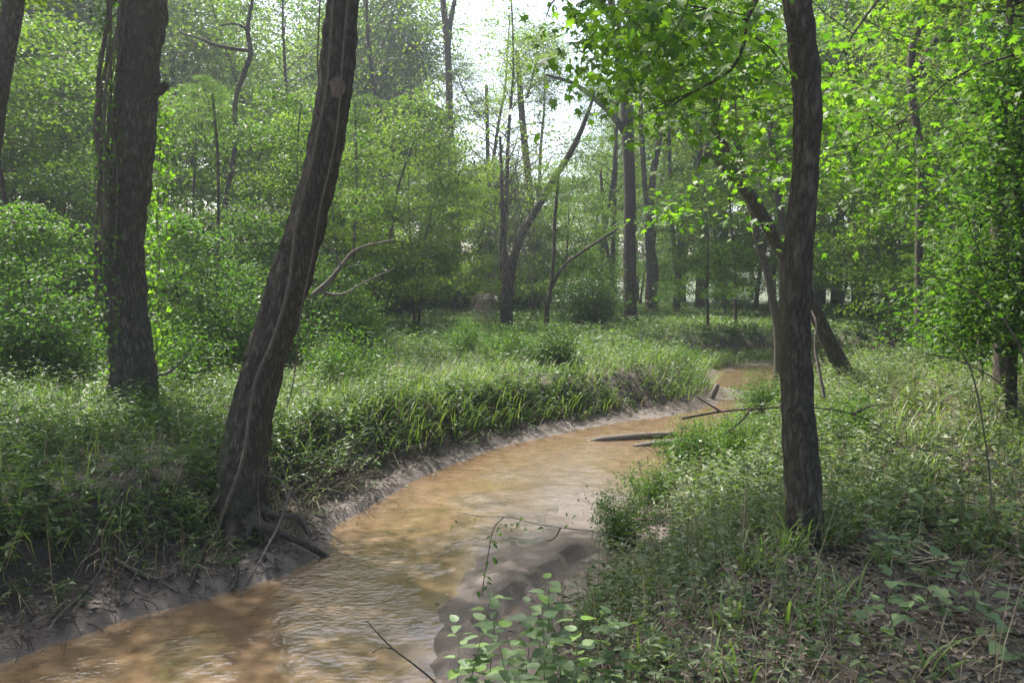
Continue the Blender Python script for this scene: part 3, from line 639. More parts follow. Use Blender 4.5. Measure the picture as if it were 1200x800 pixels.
# left bank: thick leafy weeds
mb = MB()
def clump(x, y, s_=.9, k=0):
    return np.clip((fbm(x * s_, y * s_, 2 + k) - .33) * 2.6, 0, 1)
x, y, z, d = zone(30000, 3.5, 13, 1.5, 'left', .85); c_ = clump(x, y, 1.1); k = U(0, 1, len(x)) < .35 + .65 * clump(x, y, 2.2, 5)
herbs(mb, x[k], y[k], z[k], (.10 + .42 * c_ ** 1.5)[k], 11, .056, .30)
x, y, z, d = zone(2600, 3.8, 13, 1.3, 'left', .85); herbs(mb, x, y, z, .55, 14, .07, .28, lean=.35)
x, y, z, d = zone(22000, 3.6, 15, 1.2, 'left', .25); k = (d < 1.15) & (U(0, 1, len(d)) < -.1 + d * .95); x, y, z = x[k], y[k], z[k]; herbs(mb, x, y, z, .26, 10, .058, .34, lean=.8)
x, y, z, d = zone(3000, 4.2, 9, 1.3, 'left', .75); k = clump(x, y, .8, 9) > .45; herbs(mb, x[k], y[k], z[k], .36, 9, .095, .36, hexa=True)
x, y, z, d = zone(14000, 8.5, 15, 1.2, 'left', .5); k = d < 1.3; herbs(mb, x[k], y[k], z[k], .28, 9, .075, .32)
x, y, z, d = zone(15000, 12, 24, 1.5, 'left', .5); herbs(mb, x, y, z, .12 + .55 * clump(x, y, .7) ** 1.5, 9, .075, .36)
tag(mb.build('leafy_weeds', 'herb'), 'thick leafy weeds carpeting the left stream bank', 'weeds', kind='stuff')
mb = MB()
x, y, z, d = zone(9000, 3.8, 12, 1.3, 'left', .65, gap=.4); n = len(x)
blades(mb, np.stack([x, y, z], -1), U(0, 6.28, n), U(.25, .65, n), .011, U(.05, .4, n), U(.4, 1.7, n))
x, y, z, d = zone(56000, 10, 26, 1.4, 'left', .42); k = (x > -6) & (clump(x, y, 1.5, 3) > .22); x, y, z, d = x[k], y[k], z[k], d[k]; n = len(x)      # long grass hanging over the bank
e = np.exp(-np.maximum(d - .5, 0) * 1.2)
blades(mb, np.stack([x, y, z], -1), np.where(U(0, 1, n) < .6 * e, -math.pi / 4 + rng.normal(size=n) * .7, U(0, 6.28, n)), U(.3, .6, n) * (.75 + .5 * e), .016, U(.1, .5, n), U(.6, 1.9, n))
x, y, z, d = zone(60000, 20, 60, 1.5, 'all', .6); n = len(x)
blades(mb, np.stack([x, y, z], -1), U(0, 6.28, n), U(.2, .42, n), .034, U(.1, .5, n), U(.3, 1.2, n), seg=2)
tag(mb.build('green_grass', 'grassblade'), 'long green grass along the stream bank and over the clearing', 'grass', kind='stuff')
mb = MB()
x, y, z, d = zone(30000, 20, 60, 1.5, 'all', .6); herbs(mb, x, y, z, .2 + .25 * fbm(x * .3, y * .3, 5), 6, .14, .5, stems=False)
tag(mb.build('clearing_herbs', 'herb'), 'low green plants over the floor of the clearing', 'plants', kind='stuff')
# dry blades and dead stems on the bank face
mb = MB()
x, y, z, d = zone(12000, 4, 24, 1.2, 'left', .28); k = d < 1.25; x, y, z, d = x[k], y[k], z[k], d[k]; n = len(x)
blades(mb, np.stack([x, y, z], -1), -math.pi / 4 + rng.normal(size=n) * .9, U(.2, .55, n), .010, U(.2, .9, n), U(.8, 2.2, n))
x, y, z, d = zone(26000, 2.3, 14, 1.3, 'right', 1.0); n = len(x)
blades(mb, np.stack([x, y, z], -1), U(0, 6.28, n), U(.08, .34, n), .006, U(.4, 1.5, n), U(-.2, .9, n))
x, y, z, d = zone(8000, 13, 30, 1.3, 'right', .8); n = len(x)
blades(mb, np.stack([x, y, z], -1), U(0, 6.28, n), U(.15, .4, n), .014, U(.3, 1.2, n), U(.2, 1.2, n))
x, y, z, d = zone(7000, 2.6, 18, 1.4, 'right', .4); k = fbm(x * 1.1, y * 1.1, 15) > .42; x, y, z = x[k], y[k], z[k]; n = len(x)
blades(mb, np.stack([x, y, z], -1), U(0, 6.28, n), U(.3, .75, n), .006, U(0, .35, n), U(-.2, .5, n))
x, y, z, d = zone(3800, 3.6, 15, 1.3, 'left', .3); n = len(x)
blades(mb, np.stack([x, y, z], -1), U(0, 6.28, n), U(.3, .7, n), .007, U(.1, .9, n), U(-.2, 1.2, n))
tag(mb.build('dry_grass', 'drygrass'), 'dead straw coloured grass on the banks', 'dry grass', kind='stuff')
# right bank
def bare(x, y):
    'share of plants kept: the trodden soil below the slim trunk stays nearly bare'
    b = np.exp(-(((x - 1.75) / 1.15) ** 2 + ((y - 3.9) / 1.3) ** 2) ** 1.5) * (.75 + .5 * fbm(x * 2, y * 2, 3))
    return U(0, 1, len(x)) > np.clip(b * 1.25, 0, .93)
mb = MB()
x, y, z, d = zone(5200, 2.4, 9, 1.3, 'right', .6, gap=.42, gs=1.1); k = bare(x, y); x, y, z, d = x[k], y[k], z[k], d[k]; herbs(mb, x, y, z, .10 + .22 * fbm(x * 1.2, y * 1.2, 6), 9, .052, .46, hexa=True)
x, y, z, d = zone(8000, 6.5, 22, 1.5, 'right', .7, gap=.48, gs=.9); c_ = np.clip((fbm(x * .8, y * .8, 8) - .33) * 2.6, 0, 1); herbs(mb, x, y, z, .08 + .5 * c_ ** 1.5, 10, .058, .46)
x, y, z, d = zone(1500, 5.5, 18, 1.4, 'right', .6); herbs(mb, x, y, z, .5, 13, .085, .36, lean=.4)
x, y, z, d = zone(2600, 2.6, 7.5, 1.3, 'right', .9, gap=.47, gs=1.3); k = bare(x, y); x, y, z = x[k], y[k], z[k]; herbs(mb, x, y, z, .13, 8, .042, .5, hexa=True)
x, y, z, d = zone(3600, 3.2, 9, 1.4, 'right', .75); k = d < 2.2; herbs(mb, x[k], y[k], z[k], .30, 12, .040, .55, hexa=True)
x, y, z, d = zone(9000, 5, 15, 1.3, 'right', .55); k = (d < 2.6) & (U(0, 1, len(d)) < .75); herbs(mb, x[k], y[k], z[k], .25 + .35 * fbm(x[k] * 1.2, y[k] * 1.2, 3), 13, .045, .5)
x, y, z, d = zone(16000, 8, 22, 1.2, 'right', .25); k = d < 2.4; herbs(mb, x[k], y[k], z[k], .22 + .4 * fbm(x[k], y[k], 3), 11, .06, .5)
x, y, z, d = zone(14000, 14, 34, 1.5, 'right', .5); herbs(mb, x, y, z, .25, 8, .085, .45)
tag(mb.build('low_herbs', 'herb_pale'), 'small leaved plants scattered over the right stream bank', 'plants', kind='stuff')
mb = MB()
x0, y0, z0, d0 = zone(900, 2.8, 16, 1.4, 'right', .7, gap=.4, gs=.7); m = 16
x = np.repeat(x0, m) + rng.normal(size=len(x0) * m) * .05; y = np.repeat(y0, m) + rng.normal(size=len(x0) * m) * .05; n = len(x)
blades(mb, np.stack([x, y, T(x, y)], -1), U(0, 6.28, n), U(.14, .42, n), .011, U(.15, .7, n), U(.6, 2.0, n), np.clip(U(0, .6, n) + np.repeat(U(0, .4, len(x0)), m), 0, 1), seg=4)
x, y, z, d = zone(20000, 8, 22, 1.5, 'right', .4); k = fbm(x * .7, y * .7, 21) > .4; x, y, z = x[k], y[k], z[k]; n = len(x)
blades(mb, np.stack([x, y, z], -1), U(0, 6.28, n), U(.18, .55, n), .016, U(.15, .7, n), U(.6, 1.8, n))
tag(mb.build('grass_tufts', 'grassblade'), 'tufts of green grass on the right stream bank', 'grass', kind='stuff')
mb = MB()
def flat_leaves(x, y, z, L, ratio):
    n = len(x); az = U(0, 6.28, n)
    leaves(mb, np.stack([x, y, z + .008], -1), np.stack([np.cos(az), np.sin(az), U(-.15, .35, n)], -1), np.array([0, 0, 1.0]) + rng.normal(size=(n, 3)) * .6, L * U(.4, 1.4, n), L * ratio * U(.6, 1.2, n), hexa=True)
x, y, z, d = zone(46000, 2.0, 9, 1.2, 'right', .6); flat_leaves(x, y, z, .055, .45)
x, y, z, d = zone(9000, 9, 16, 1.3, 'right', .75); flat_leaves(x, y, z, .08, .5)
x, y, z, d = zone(30000, 3.6, 18, 1.2, 'left', .12); k = d < 1.4; flat_leaves(x[k], y[k], z[k], .06, .45)
x, y, z, d = zone(2500, 5, 10, 1.2, 'right', .05); k = d < .8; flat_leaves(x[k], y[k], z[k], .05, .45)
xw = U(-4, 5, 2600); yw = U(4, 17, 2600); dd_ = np.minimum(dseg(xw, yw, LP), dseg(xw, yw, RP)); k = inside(xw, yw) & (U(0, 1, 2600) < np.exp(-dd_ * 3.2) * .5) & (T(xw, yw) < WZ); flat_leaves(xw[k], yw[k], np.full(k.sum(), WZ + .004), .04, .45)
tag(mb.build('leaf_litter', 'litter'), 'brown dead leaves covering the soil', 'leaf litter', kind='stuff')
mb = MB()
x, y, z, d = zone(620, 2.2, 11, 1.3, 'all', .3)
for a, b, c in zip(x, y, z):
    az = U(0, 6.28); L = U(.12, .6); dv = np.array([math.cos(az), math.sin(az), U(-.02, .35)])
    p = [np.array([a, b, c + .015])]
    for q in range(3): dv = nrm(dv + rng.normal(size=3) * .18); p.append(p[-1] + dv * L / 3)
    tube(mb, p, [U(.003, .007), .003, .002, .0015], 3, 5)
tag(mb.build('fallen_twigs', 'twig'), 'thin dead twigs strewn over both banks', 'twigs', kind='stuff')

mb = MB()
x, y, z, d = zone(60000, 3.6, 13, 1.1, 'left', .12); k = d < 1.25; x, y, z, d = x[k][:2600], y[k][:2600], z[k][:2600], d[k][:2600]
for a, b, c in zip(x, y, z):
    az = -math.pi / 4 + rng.normal() * 1.0; dv = np.array([math.cos(az), math.sin(az), U(-.2, 1.0)]); p = [np.array([a, b, c - .01])]; L = U(.1, .45)
    for q in range(4): dv = nrm(dv + rng.normal(size=3) * .3 + np.array([0, 0, -.35])); p.append(p[-1] + dv * L / 4)
    tube(mb, p, np.linspace(U(.002, .006), .0015, 5), 3, 7)
tag(mb.build('fine_roots', 'twig'), 'fine dead roots and stems sticking out of the left bank face', 'roots', kind='stuff')
# ------------------------------------------------------------------ roots, vines, sticks, logs
def stick(name, label, cat, pts, d, w, mat='twig', seg=7, rough=.08, group=None, side=(), dz=None, parent=None, cn='branch'):
    p = np.array(pts, float); dv = [hit(a, b, .06) if (k_ is None) else k_ for (a, b), k_ in zip(pts, [d] * len(pts) if not isinstance(d, list) else d)]; dv = np.array(dv, float)
    W = D(p[:, 0], p[:, 1], dv); w = np.array(w, float) if np.ndim(w) else np.linspace(w, w * .4, len(p)); r = w / F * dv / 2
    if parent is not None:
        mb = MB(); tube(mb, W - np.array(parent.location), r, seg, len(p) * 5, rough); return mb.build(name, mat, parent, True)
    root = W[0].copy()
    if not side:
        mb = MB(); tube(mb, W - root, r, seg, len(p) * 5, rough); o = mb.build(name, mat, None, True); o.location = root; return tag(o, label, cat, group)
    t = thing(name, label, cat, root, 0, group); mb = MB(); tube(mb, W - root, r, seg, len(p) * 5, rough); mb.build('stem', mat, t, True)
    for s in side:
        w0 = s[0][3]; q = np.array([e_[:3] for e_ in s], float); Q = D(q[:, 0], q[:, 1], q[:, 2]); mb = MB(); tube(mb, Q - root, np.linspace(w0, 1.2, len(q)) / F * q[:, 2] / 2, 5, len(q) * 4); mb.build(cn, mat, t, True)
    return t
for pts, dd, w in [([(290, 596), (302, 614), (322, 621), (354, 635), (388, 655), (404, 661)], [LD - .05, LD - .25, LD - .3, LD - .3, None, None], [26, 15, 11, 10, 7, 4]),
                   ([(284, 600), (294, 620), (276, 635), (254, 629), (238, 640)], [LD - .1, LD - .28, LD - .35, LD - .35, None], [24, 11, 7, 5, 4]),
                   ([(294, 596), (308, 618), (318, 642), (326, 668)], [LD - .1, LD - .25, None, None], [20, 9, 6, 4]),
                   ([(274, 600), (270, 640), (278, 668), (272, 690)], [LD - .1, None, None, None], [22, 9, 6, 4]),
                   ([(300, 592), (322, 604), (346, 606), (364, 628)], [LD, LD - .1, LD - .1, None], [20, 9, 7, 5]),
                   ([(262, 600), (246, 628), (232, 662), (222, 690)], [LD - .05, None, None, None], [18, 7, 5, 3])]:
    stick('root', None, None, pts, dd, w, 'twig', 8, .15, parent=lean_tree)
mb = MB(); q = D(404, 108, 7.62); th = np.linspace(0, 6.28, 13)[:-1]                     # pale oval scar on the bark
c = D(399, 108, LD) + np.array([0, -45 / F * LD / 2 * 1.0 + .004, 0]) - r1
V = [c + np.array([math.cos(a) * .075 * (1 + .1 * math.sin(3 * a)), .035 * math.cos(a) ** 2 + .002, math.sin(a) * .09]) for a in th] + [c + np.array([0, -.016, 0])]
mb.add(V, np.array([[k, (k + 1) % 12, 12] for k in range(12)])); mb.build('bark_scar', 'scar', lean_tree, True)
VD = LD - .34
stick('hanging_vine', 'long thin vine running down the leaning trunk and looping over the bank to the water', 'vine',
      [(392, -20), (384, 90), (368, 180), (354, 235), (346, 270), (338, 337), (321, 395), (300, 445), (292, 490), (285, 537), (267, 587), (251, 628), (233, 651), (196, 675), (172, 675), (150, 664), (135, 653)],
      [VD + .06] * 6 + [VD + .03, VD, VD, VD - .02, VD - .05, VD - .1, VD - .2] + [None] * 4, [3.6, 3.6, 3.8, 4, 4.2, 4.4, 4.6, 4.8, 4.8, 4.8, 4.6, 4.4, 4.2, 4, 4, 4, 3], 'vine', 6)
stick('hanging_vine', 'straight thin vine lying against the right side of the leaning trunk', 'vine', [(410, -20), (402, 60), (394, 160), (376, 240), (366, 300), (352, 370), (345, 440), (336, 480)], VD + .05, 3.2, 'vine', 5)
stick('hanging_vine', 'hair thin vine hanging free left of the leaning trunk top', 'vine', [(376, -20), (372, 70), (374, 110), (366, 150), (358, 195), (352, 240)], VD, 2.0, 'vine', 5)
stick('dead_stick', 'dead stick slanting down from the roots into the water', 'stick', [(341, 572), (334, 596), (327, 614), (304, 658), (286, 690), (268, 714)], [LD - .3, LD - .4, LD - .5, hit(304, 672, .25), hit(286, 697, .12), hit(268, 716, 0)], 3.8, 'deadwood', side=[[(341, 574, LD - .3, 3), (350, 592, LD - .3), (362, 626, LD - .35), (366, 640, LD - .4)], [(336, 574, LD - .3, 3), (326, 560, LD - .2), (310, 556, LD - .2)]])
stick('dead_stick', 'curved dead stick reaching down the bank at the lower left', 'stick', [(126, 648), (115, 672), (94, 698), (74, 716), (62, 730), (56, 744)], None, 4.5, 'deadwood')
stick('bank_root', 'thin bare root running along the muddy foot of the left bank', 'root', [(135, 655), (160, 668), (186, 680), (219, 697), (246, 701)], None, 4.8, 'deadwood')
stick('bank_root', 'fine root dangling from the leafy bank above the muddy edge', 'root', [(196, 610), (192, 640), (194, 665), (192, 672)], None, 2.4, 'deadwood', 5)
stick('bank_root', 'dark root crossing the shaded bank face at the far left', 'root', [(20, 640), (40, 668), (66, 690), (80, 720)], None, 4, 'twig', 5)
stick('bank_root', 'pale wiry root on the bank face left of the leaning tree', 'root', [(168, 560), (176, 590), (160, 620), (168, 650), (150, 690)], None, 2.6, 'deadwood', 5)
stick('floating_log', 'long dark log lying in the stream where it bends', 'log', [(688, 517), (705, 515), (737, 512), (765, 510), (792, 508)], [12.5, 12.5, 12.6, 12.7, 12.75], [3, 9, 10, 9, 7], 'deadwood', 10, .2)
stick('floating_log', 'short pale log half under water right of the long dark log', 'log', [(742, 523), (760, 521), (785, 519), (806, 517)], [12.05, 12.1, 12.15, 12.2], [5, 10, 11, 9], 'deadwood', 10, .2)
stick('floating_twig', 'small dark twig caught in the ripples near the leaning trunk', 'twig', [(398, 655), (408, 652), (420, 650)], [7.15, 7.2, 7.2], 5, 'twig')
stick('fallen_branch', 'long thin fallen branch lying behind the slim right trunk', 'branch', [(800, 490), (845, 482), (880, 479), (918, 477), (960, 478), (1000, 485), (1030, 500), (1060, 525)], [7.6, 7.3, 7.1, 6.9, 6.7, 6.5, 6.4, 6.2], 3, 'twig',
      side=[[(845, 482, 7.3, 3), (825, 470, 7.4), (812, 462, 7.5)], [(1000, 485, 6.5, 3), (1020, 476, 6.5), (1046, 474, 6.5)], [(880, 479, 7.1, 3), (868, 494, 7.0), (850, 508, 6.9)]])
stick('fallen_branch', 'bare dead branch raised off the ground right of the leaning trunk', 'branch', [(366, 346), (385, 330), (400, 312), (413, 296), (430, 288), (462, 281)], 12, [6, 6, 5, 4, 3, 2], 'deadwood',
      side=[[(372, 342, 12, 4), (400, 345, 12), (425, 332, 12), (462, 314, 12)], [(400, 312, 12, 3), (392, 296, 12), (378, 286, 12)]])
stick('bare_twig', 'bare dark twig poking up from the bottom edge over the water', 'twig', [(520, 815), (511, 800), (485, 778), (461, 760), (442, 741), (430, 727)], [3.9, 4.0, 4.0, 4.0, 4.0, 4.0], 3.2, 'twig', side=[[(461, 760, 4, 2), (448, 758, 4), (436, 764, 4)]])
stick('leaning_stake', 'thin bent stick leaning beside the slim right trunk', 'stick', [(966, 466), (960, 435), (955, 405), (957, 380), (950, 362)], [9.6, 9.7, 9.8, 9.8, 9.9], 4.5, 'deadwood')
stick('fallen_branch', 'grey dead branch on the left bank beside the upright trunk', 'branch', [(182, 440), (198, 436), (212, 424), (222, 414)], 10.2, 4, 'deadwood')
# stranded stump and stones
def stone(name, label, cat, px, d, r, mat, sq=.7, dz=0):
    c = D(px, 400, d); zz = float(T(c[0], c[1])); mb = MB(); n, m = 14, 9
    th, ph = np.meshgrid(np.linspace(0, 2 * np.pi, n, endpoint=False), np.linspace(.0, np.pi, m)); v = np.stack([np.cos(th) * np.sin(ph), np.sin(th) * np.sin(ph), np.cos(ph)], -1).reshape(-1, 3)
    v *= (r * (.8 + .4 * fbm(v[:, 0] * 1.5 + px, v[:, 1] * 1.5, v[:, 2] * 1.5)))[:, None]; v[:, 2] *= sq
    a = np.array([[i * n + j, i * n + (j + 1) % n, (i + 1) * n + (j + 1) % n, (i + 1) * n + j] for i in range(m - 1) for j in range(n)]); mb.add(v, a)
    o = mb.build(name, mat, None, True); o.location = (c[0], c[1], zz + r * sq * .4 + dz); return tag(o, label, cat)
stick('stump', 'small pale weathered stump leaning in the mud by the upper pool', 'stump', [(834, 466), (838, 457), (841, 450)], 17.0, [7, 7, 5], 'deadwood', 9, .2)
stone('rotten_wood', 'rounded grey lump of rotten wood on the ground right of the slim trunk', 'dead wood', 1031, 5.2, .11, 'deadwood', .7)
stone('stone', 'small pale stone on the far mud shore of the upper pool', 'stone', 890, 22.5, .10, 'deadwood', .7)

# vine curtain on the upright tree
t = thing('climbing_vine', 'tangle of hanging vines down the left side of the upright trunk', 'vine', D(125, 470, 9.9))
for k in range(15):
    x0 = U(112, 140); pts = []; xx = x0; dep = U(9.55, 10.0)
    top = -30 if k < 11 else U(60, 160); bot = U(230, 440)
    for yy in np.linspace(top, bot, 7): pts.append((xx + (14 if yy < 140 else 0) * (1 - max(0, yy) / 140) , yy)); xx += U(-7, 7)
    p = np.array(pts); mb = MB(); W = D(p[:, 0], p[:, 1], dep); tube(mb, W - np.array(t.location), np.full(len(p), U(.007, .02)), 5, 26, .2); mb.build('stem', 'vine', t, True)
mb = MB(); n = 520; a = D(U(108, 140, n), U(-20, 440, n), U(9.4, 10.1, n)) - np.array(t.location)
leaves(mb, a, rdir(n, -.4), rdir(n, .3), .07 * U(.6, 1.3, n), .045); mb.build('foliage', 'leaf', t)
t = thing('climbing_vine', 'leafy creeper climbing between the two big left trunks', 'vine', D(184, 440, 11))
mb = MB(); tube(mb, D(np.array([184, 182, 187, 183, 188, 186]), np.array([440, 360, 300, 240, 170, 110]), 11) - np.array(t.location), .012, 5, 20); mb.build('stem', 'vine', t, True)
mb = MB(); n = 700; a = D(185 + rng.normal(size=n) * 9, U(100, 430, n), U(10.6, 11.2, n)) - np.array(t.location); leaves(mb, a, rdir(n, -.3), rdir(n, .5), .085 * U(.6, 1.3, n), .06); mb.build('foliage', 'leaf_bright', t)
# dead vine tangle in the middle
t = thing('vine_tangle', 'grey tangle of dead vines hanging round the bent leaning trunk', 'dead vines', D(600, 362, 25))
mb = MB()
for k in range(85):
    x0 = 608 + rng.normal() * 18; y0 = U(150, 270); x1 = 602 + rng.normal() * 26; y1 = U(290, 358); d0 = U(24.5, 26.5)
    mid = (x0 * .5 + x1 * .5 + rng.normal() * 8, (y0 + y1) / 2 + rng.normal() * 12)
    p = np.array([(x0, y0), mid, (x1, y1)]); tube(mb, D(p[:, 0], p[:, 1], d0) - np.array(t.location), U(.006, .012), 3, 7)
for k in range(60):
    x0 = 606 + rng.normal() * 14; y0 = U(170, 330); p = np.array([(x0, y0), (x0 + rng.normal() * 10, y0 + U(-20, 10)), (x0 + rng.normal() * 24, y0 + U(-20, 30))]); tube(mb, D(p[:, 0], p[:, 1], U(26, 28)) - np.array(t.location), .010, 3, 7)
mb.build('stem', 'deadwood', t, True)
t = thing('dead_weed', 'slumped pale dead weed arching over beside the vine tangle', 'dead plant', D(562, 374, 22))
mb = MB()
for k in range(26):
    x0 = U(556, 578); x1 = U(556, 578); p = np.array([(x0 - 6 + U(-4, 4), 376), (x0 - 4, 356), ((x0 + x1) / 2, 345 + U(-2, 5)), (x1 + 3, 352), (x1 + 4 + U(-3, 3), 374 + U(-8, 3))])
    tube(mb, D(p[:, 0], p[:, 1], U(21.6, 22.4)) - np.array(t.location), .006, 3, 12)
mb.build('stem', 'deadwood', t, True)
for px, d, s, lab in [(385, 8.9, 1.0, 'heap of brown dead brush between the leaning trunk and the grassy bank'), (82, 9.3, .8, 'low heap of dead brush left of the upright trunk'), (352, 8.4, .7, 'dead brushwood against the foot of the leaning trunk'), (800, 11.5, .8, 'dry brush hanging over the water at the stream bend'), (770, 8.0, .55, 'bare brown twigs at the edge of the right bank near the mud bar'), (600, 17, 1.2, 'dead brush inside the bramble mound')]:
    x = uv(px, d); z = float(T(x, d)); t = thing('brush_heap', lab, 'dead brush', (x, d, z)); mb = MB()
    for k in range(70):
        az = U(0, 6.28); a = np.array([rng.normal() * .18 * s, rng.normal() * .18 * s, 0]); dv = np.array([math.cos(az), math.sin(az), U(.2, 1.6)]); p = [a]
        for q in range(4): dv = nrm(dv + rng.normal(size=3) * .25 - np.array([0, 0, .15])); p.append(p[-1] + dv * U(.1, .2) * s)
        tube(mb, p, np.linspace(.006, .002, 5), 3, 7)
    tag(mb.build('twigs', 'twig', t, True), kind='stuff')

# ------------------------------------------------------------------ near foliage with leaves that can be told apart
STAR = []
for k in range(5):
    a = math.pi / 2 + (k - 2) * 1.13
    if k < 5: STAR.append((a, 1.0 if k == 2 else .85 if k in (1, 3) else .6))
def star_mesh(mat):
    mb = MB(); V = [(0, 0, 0)]; 
    tips = [(-2.25, .58), (-1.13, .86), (0, 1.05), (1.13, .86), (2.25, .58)]; c = np.array([0, .42, 0.03]); ring = []
    for k, (a, L) in enumerate(tips):
        ring.append(c + np.array([math.sin(a) * L * .62, math.cos(a) * L * .62, -.10 * L]))
        if k < 4: m_ = (a + tips[k + 1][0]) / 2; ring.append(c + np.array([math.sin(m_) * .24, math.cos(m_) * .24, .03]))
    V = [np.zeros(3)] + ring + [c]
    f = [[len(V) - 1, k, k + 1] for k in range(1, len(V) - 2)] + [[len(V) - 1, len(V) - 2, 0], [len(V) - 1, 0, 1]]
    mb.add(V, np.array(f)[:, ::-1], U(.2, .8)); return mb.mesh('star_leaf', mat)
def big_leaf_mesh(mat, ratio, r=.5, heart=False, droop=-.12):
    mb = MB(); o = (-.10 if heart else 0)
    V = [(0, 0, 0), (-.34 * ratio, .06 + o, .03), (-.5 * ratio, .26, .05), (-.40 * ratio, .58, .03), (-.16 * ratio, .85, droop * .5), (0, 1, droop), (.16 * ratio, .85, droop * .5), (.40 * ratio, .58, .03), (.5 * ratio, .26, .05), (.34 * ratio, .06 + o, .03), (0, .3, -.02), (0, .62, -.04)]
    f3 = [[0, 10, 1], [0, 9, 10], [11, 5, 4], [11, 6, 5]]
    tri = f3 + [[1, 10, 2], [10, 11, 3], [10, 3, 2], [11, 4, 3], [9, 8, 10], [10, 8, 7], [10, 7, 11], [11, 7, 6]]
    mb.add(V, np.array(tri), r); return mb.mesh('leaf', mat)
def strap_mesh(mat, ratio, bend, r=.5):
    mb = MB(); blades(mb, [[0, 0, 0]], np.array([math.pi / 2]), 1.0, ratio, math.pi / 2 - .5, bend, np.array([r]), seg=6); return mb.mesh('leaf', mat)
def place_leaf(me, P, A, N, s, parent, name='leaf'):
    A = Vector(A).normalized(); N = Vector(N); X_ = A.cross(N).normalized(); Z_ = X_.cross(A)
    o = bpy.data.objects.new(name, me); col.objects.link(o); o.parent = parent
    o.matrix_local = Matrix.Translation(Vector(P)) @ Matrix((X_, A, Z_)).transposed().to_4x4() @ Matrix.Scale(s, 4); return o
# overhanging sweetgum-like boughs of a tree standing right of the view
root = np.array([5.2, 6.0, float(T(5.2, 6.0))])
bt = thing('overhanging_tree', 'tree whose low boughs with star-shaped bright leaves hang across the upper right', 'tree', root)
mb = MB(); tube(mb, np.array([(0, 0, -.2), (.1, 0, 2), (.05, .1, 4.5), (-.2, .1, 7), (-.3, .2, 10)]), [.17, .15, .13, .11, .06], 14, 40, .12, .3); mb.build('trunk', 'bark', bt, True)
crown = child('crown', PROTO['canopy'][1][1], bt); crown.location = (-.3, .2, 4.5); crown.scale = (.45,) * 3
limbm = child('limbs', PROTO['canopy'][1][2], bt); limbm.location = (-.3, .2, 4.5); limbm.scale = (.45,) * 3
BR = [([(1250, -250), (1050, -160), (940, -80), (893, -20), (885, 4), (876, 22), (872, 50), (862, 74), (846, 90), (812, 108), (790, 122)], 5.6, 7),
      ([(876, 20), (868, 24), (852, 20), (834, 12), (815, 8), (775, 4), (740, -2), (700, 2)], 5.6, 3.2), ([(874, 40), (888, 46), (904, 58), (920, 80), (928, 100)], 5.6, 2.4),
      ([(846, 90), (850, 100), (846, 112)], 5.6, 2), ([(812, 108), (780, 120), (740, 140), (710, 150)], 5.5, 2),
      ([(1050, -160), (880, -120), (760, -70), (690, -30), (650, 0), (640, 20)], 5.0, 4), ([(760, -70), (740, 0), (720, 40), (705, 70)], 4.9, 2.4), ([(880, -120), (820, -40), (800, 20), (770, 60)], 5.2, 2.6), ([(690, -30), (680, 10), (672, 45)], 4.9, 2),
      ([(1250, -250), (1080, -60), (1000, 40), (960, 120)], 7.0, 4), ([(1200, 60), (1120, 90), (1060, 140), (1000, 170)], 7.4, 3)]
anchors = []
for pts, d, w in BR:
    p = np.array(pts, float); W = D(p[:, 0], p[:, 1], d) - root; mb = MB(); c = tube(mb, W, np.linspace(w, w * .35, len(p)) / F * d / 2, 6, len(p) * 4, .08); mb.build('branch', 'bark', bt, True)
    anchors.append(c)
anch = np.vstack([a[len(a) // 3:] for a in anchors])
# single star leaves on the nearest boughs, the rest of the foliage as one part
STARS = [star_mesh(m_) for m_ in ('leaf_bright', 'leaf', 'leaf_bright', 'leaf')]
for k in range(290):
    q = R_.random()
    if q < .55: px, py = R_.gauss(742, 44), R_.gauss(35, 42)
    elif q < .8: px, py = R_.gauss(820, 45), R_.gauss(55, 40)
    else: px, py = R_.uniform(840, 930), R_.uniform(-10, 110)
    if px < 665 or (px < 680 and py > 60 and py < 60): px = 670 + R_.random() * 80
    if py > 60 + (px - 650) * .55: py = R_.uniform(-20, 60)
    P = D(px, py, R_.uniform(4.5, 5.9)) - root
    place_leaf(R_.choice(STARS), P, (R_.gauss(0, .8), R_.gauss(0, .6), -.5 + R_.gauss(0, .3)), (R_.gauss(0, .4), R_.gauss(-.3, .4), 1), R_.uniform(.07, .125), bt)
SV = np.array([v.co[:] for v in STARS[0].vertices]); SF = np.array([list(p.vertices) for p in STARS[0].polygons])
def stars(mb, P, s):
    n = len(P); A = nrm(rng.normal(size=(n, 3)) * [.8, .7, .3] + [0, 0, -.45]); N = rng.normal(size=(n, 3)) * .45 + [0, -.2, 1]; X_ = nrm(np.cross(A, N)); N = np.cross(X_, A); s = s[:, None, None]
    V = P[:, None] + (X_[:, None] * SV[None, :, :1] + A[:, None] * SV[None, :, 1:2] + N[:, None] * SV[None, :, 2:]) * s
    k = len(SV); mb.add(V.reshape(-1, 3), (np.arange(n)[:, None, None] * k + SF[None]).reshape(-1, 3), np.repeat(U(0, 1, n), k))
mb = MB(); tw = MB()
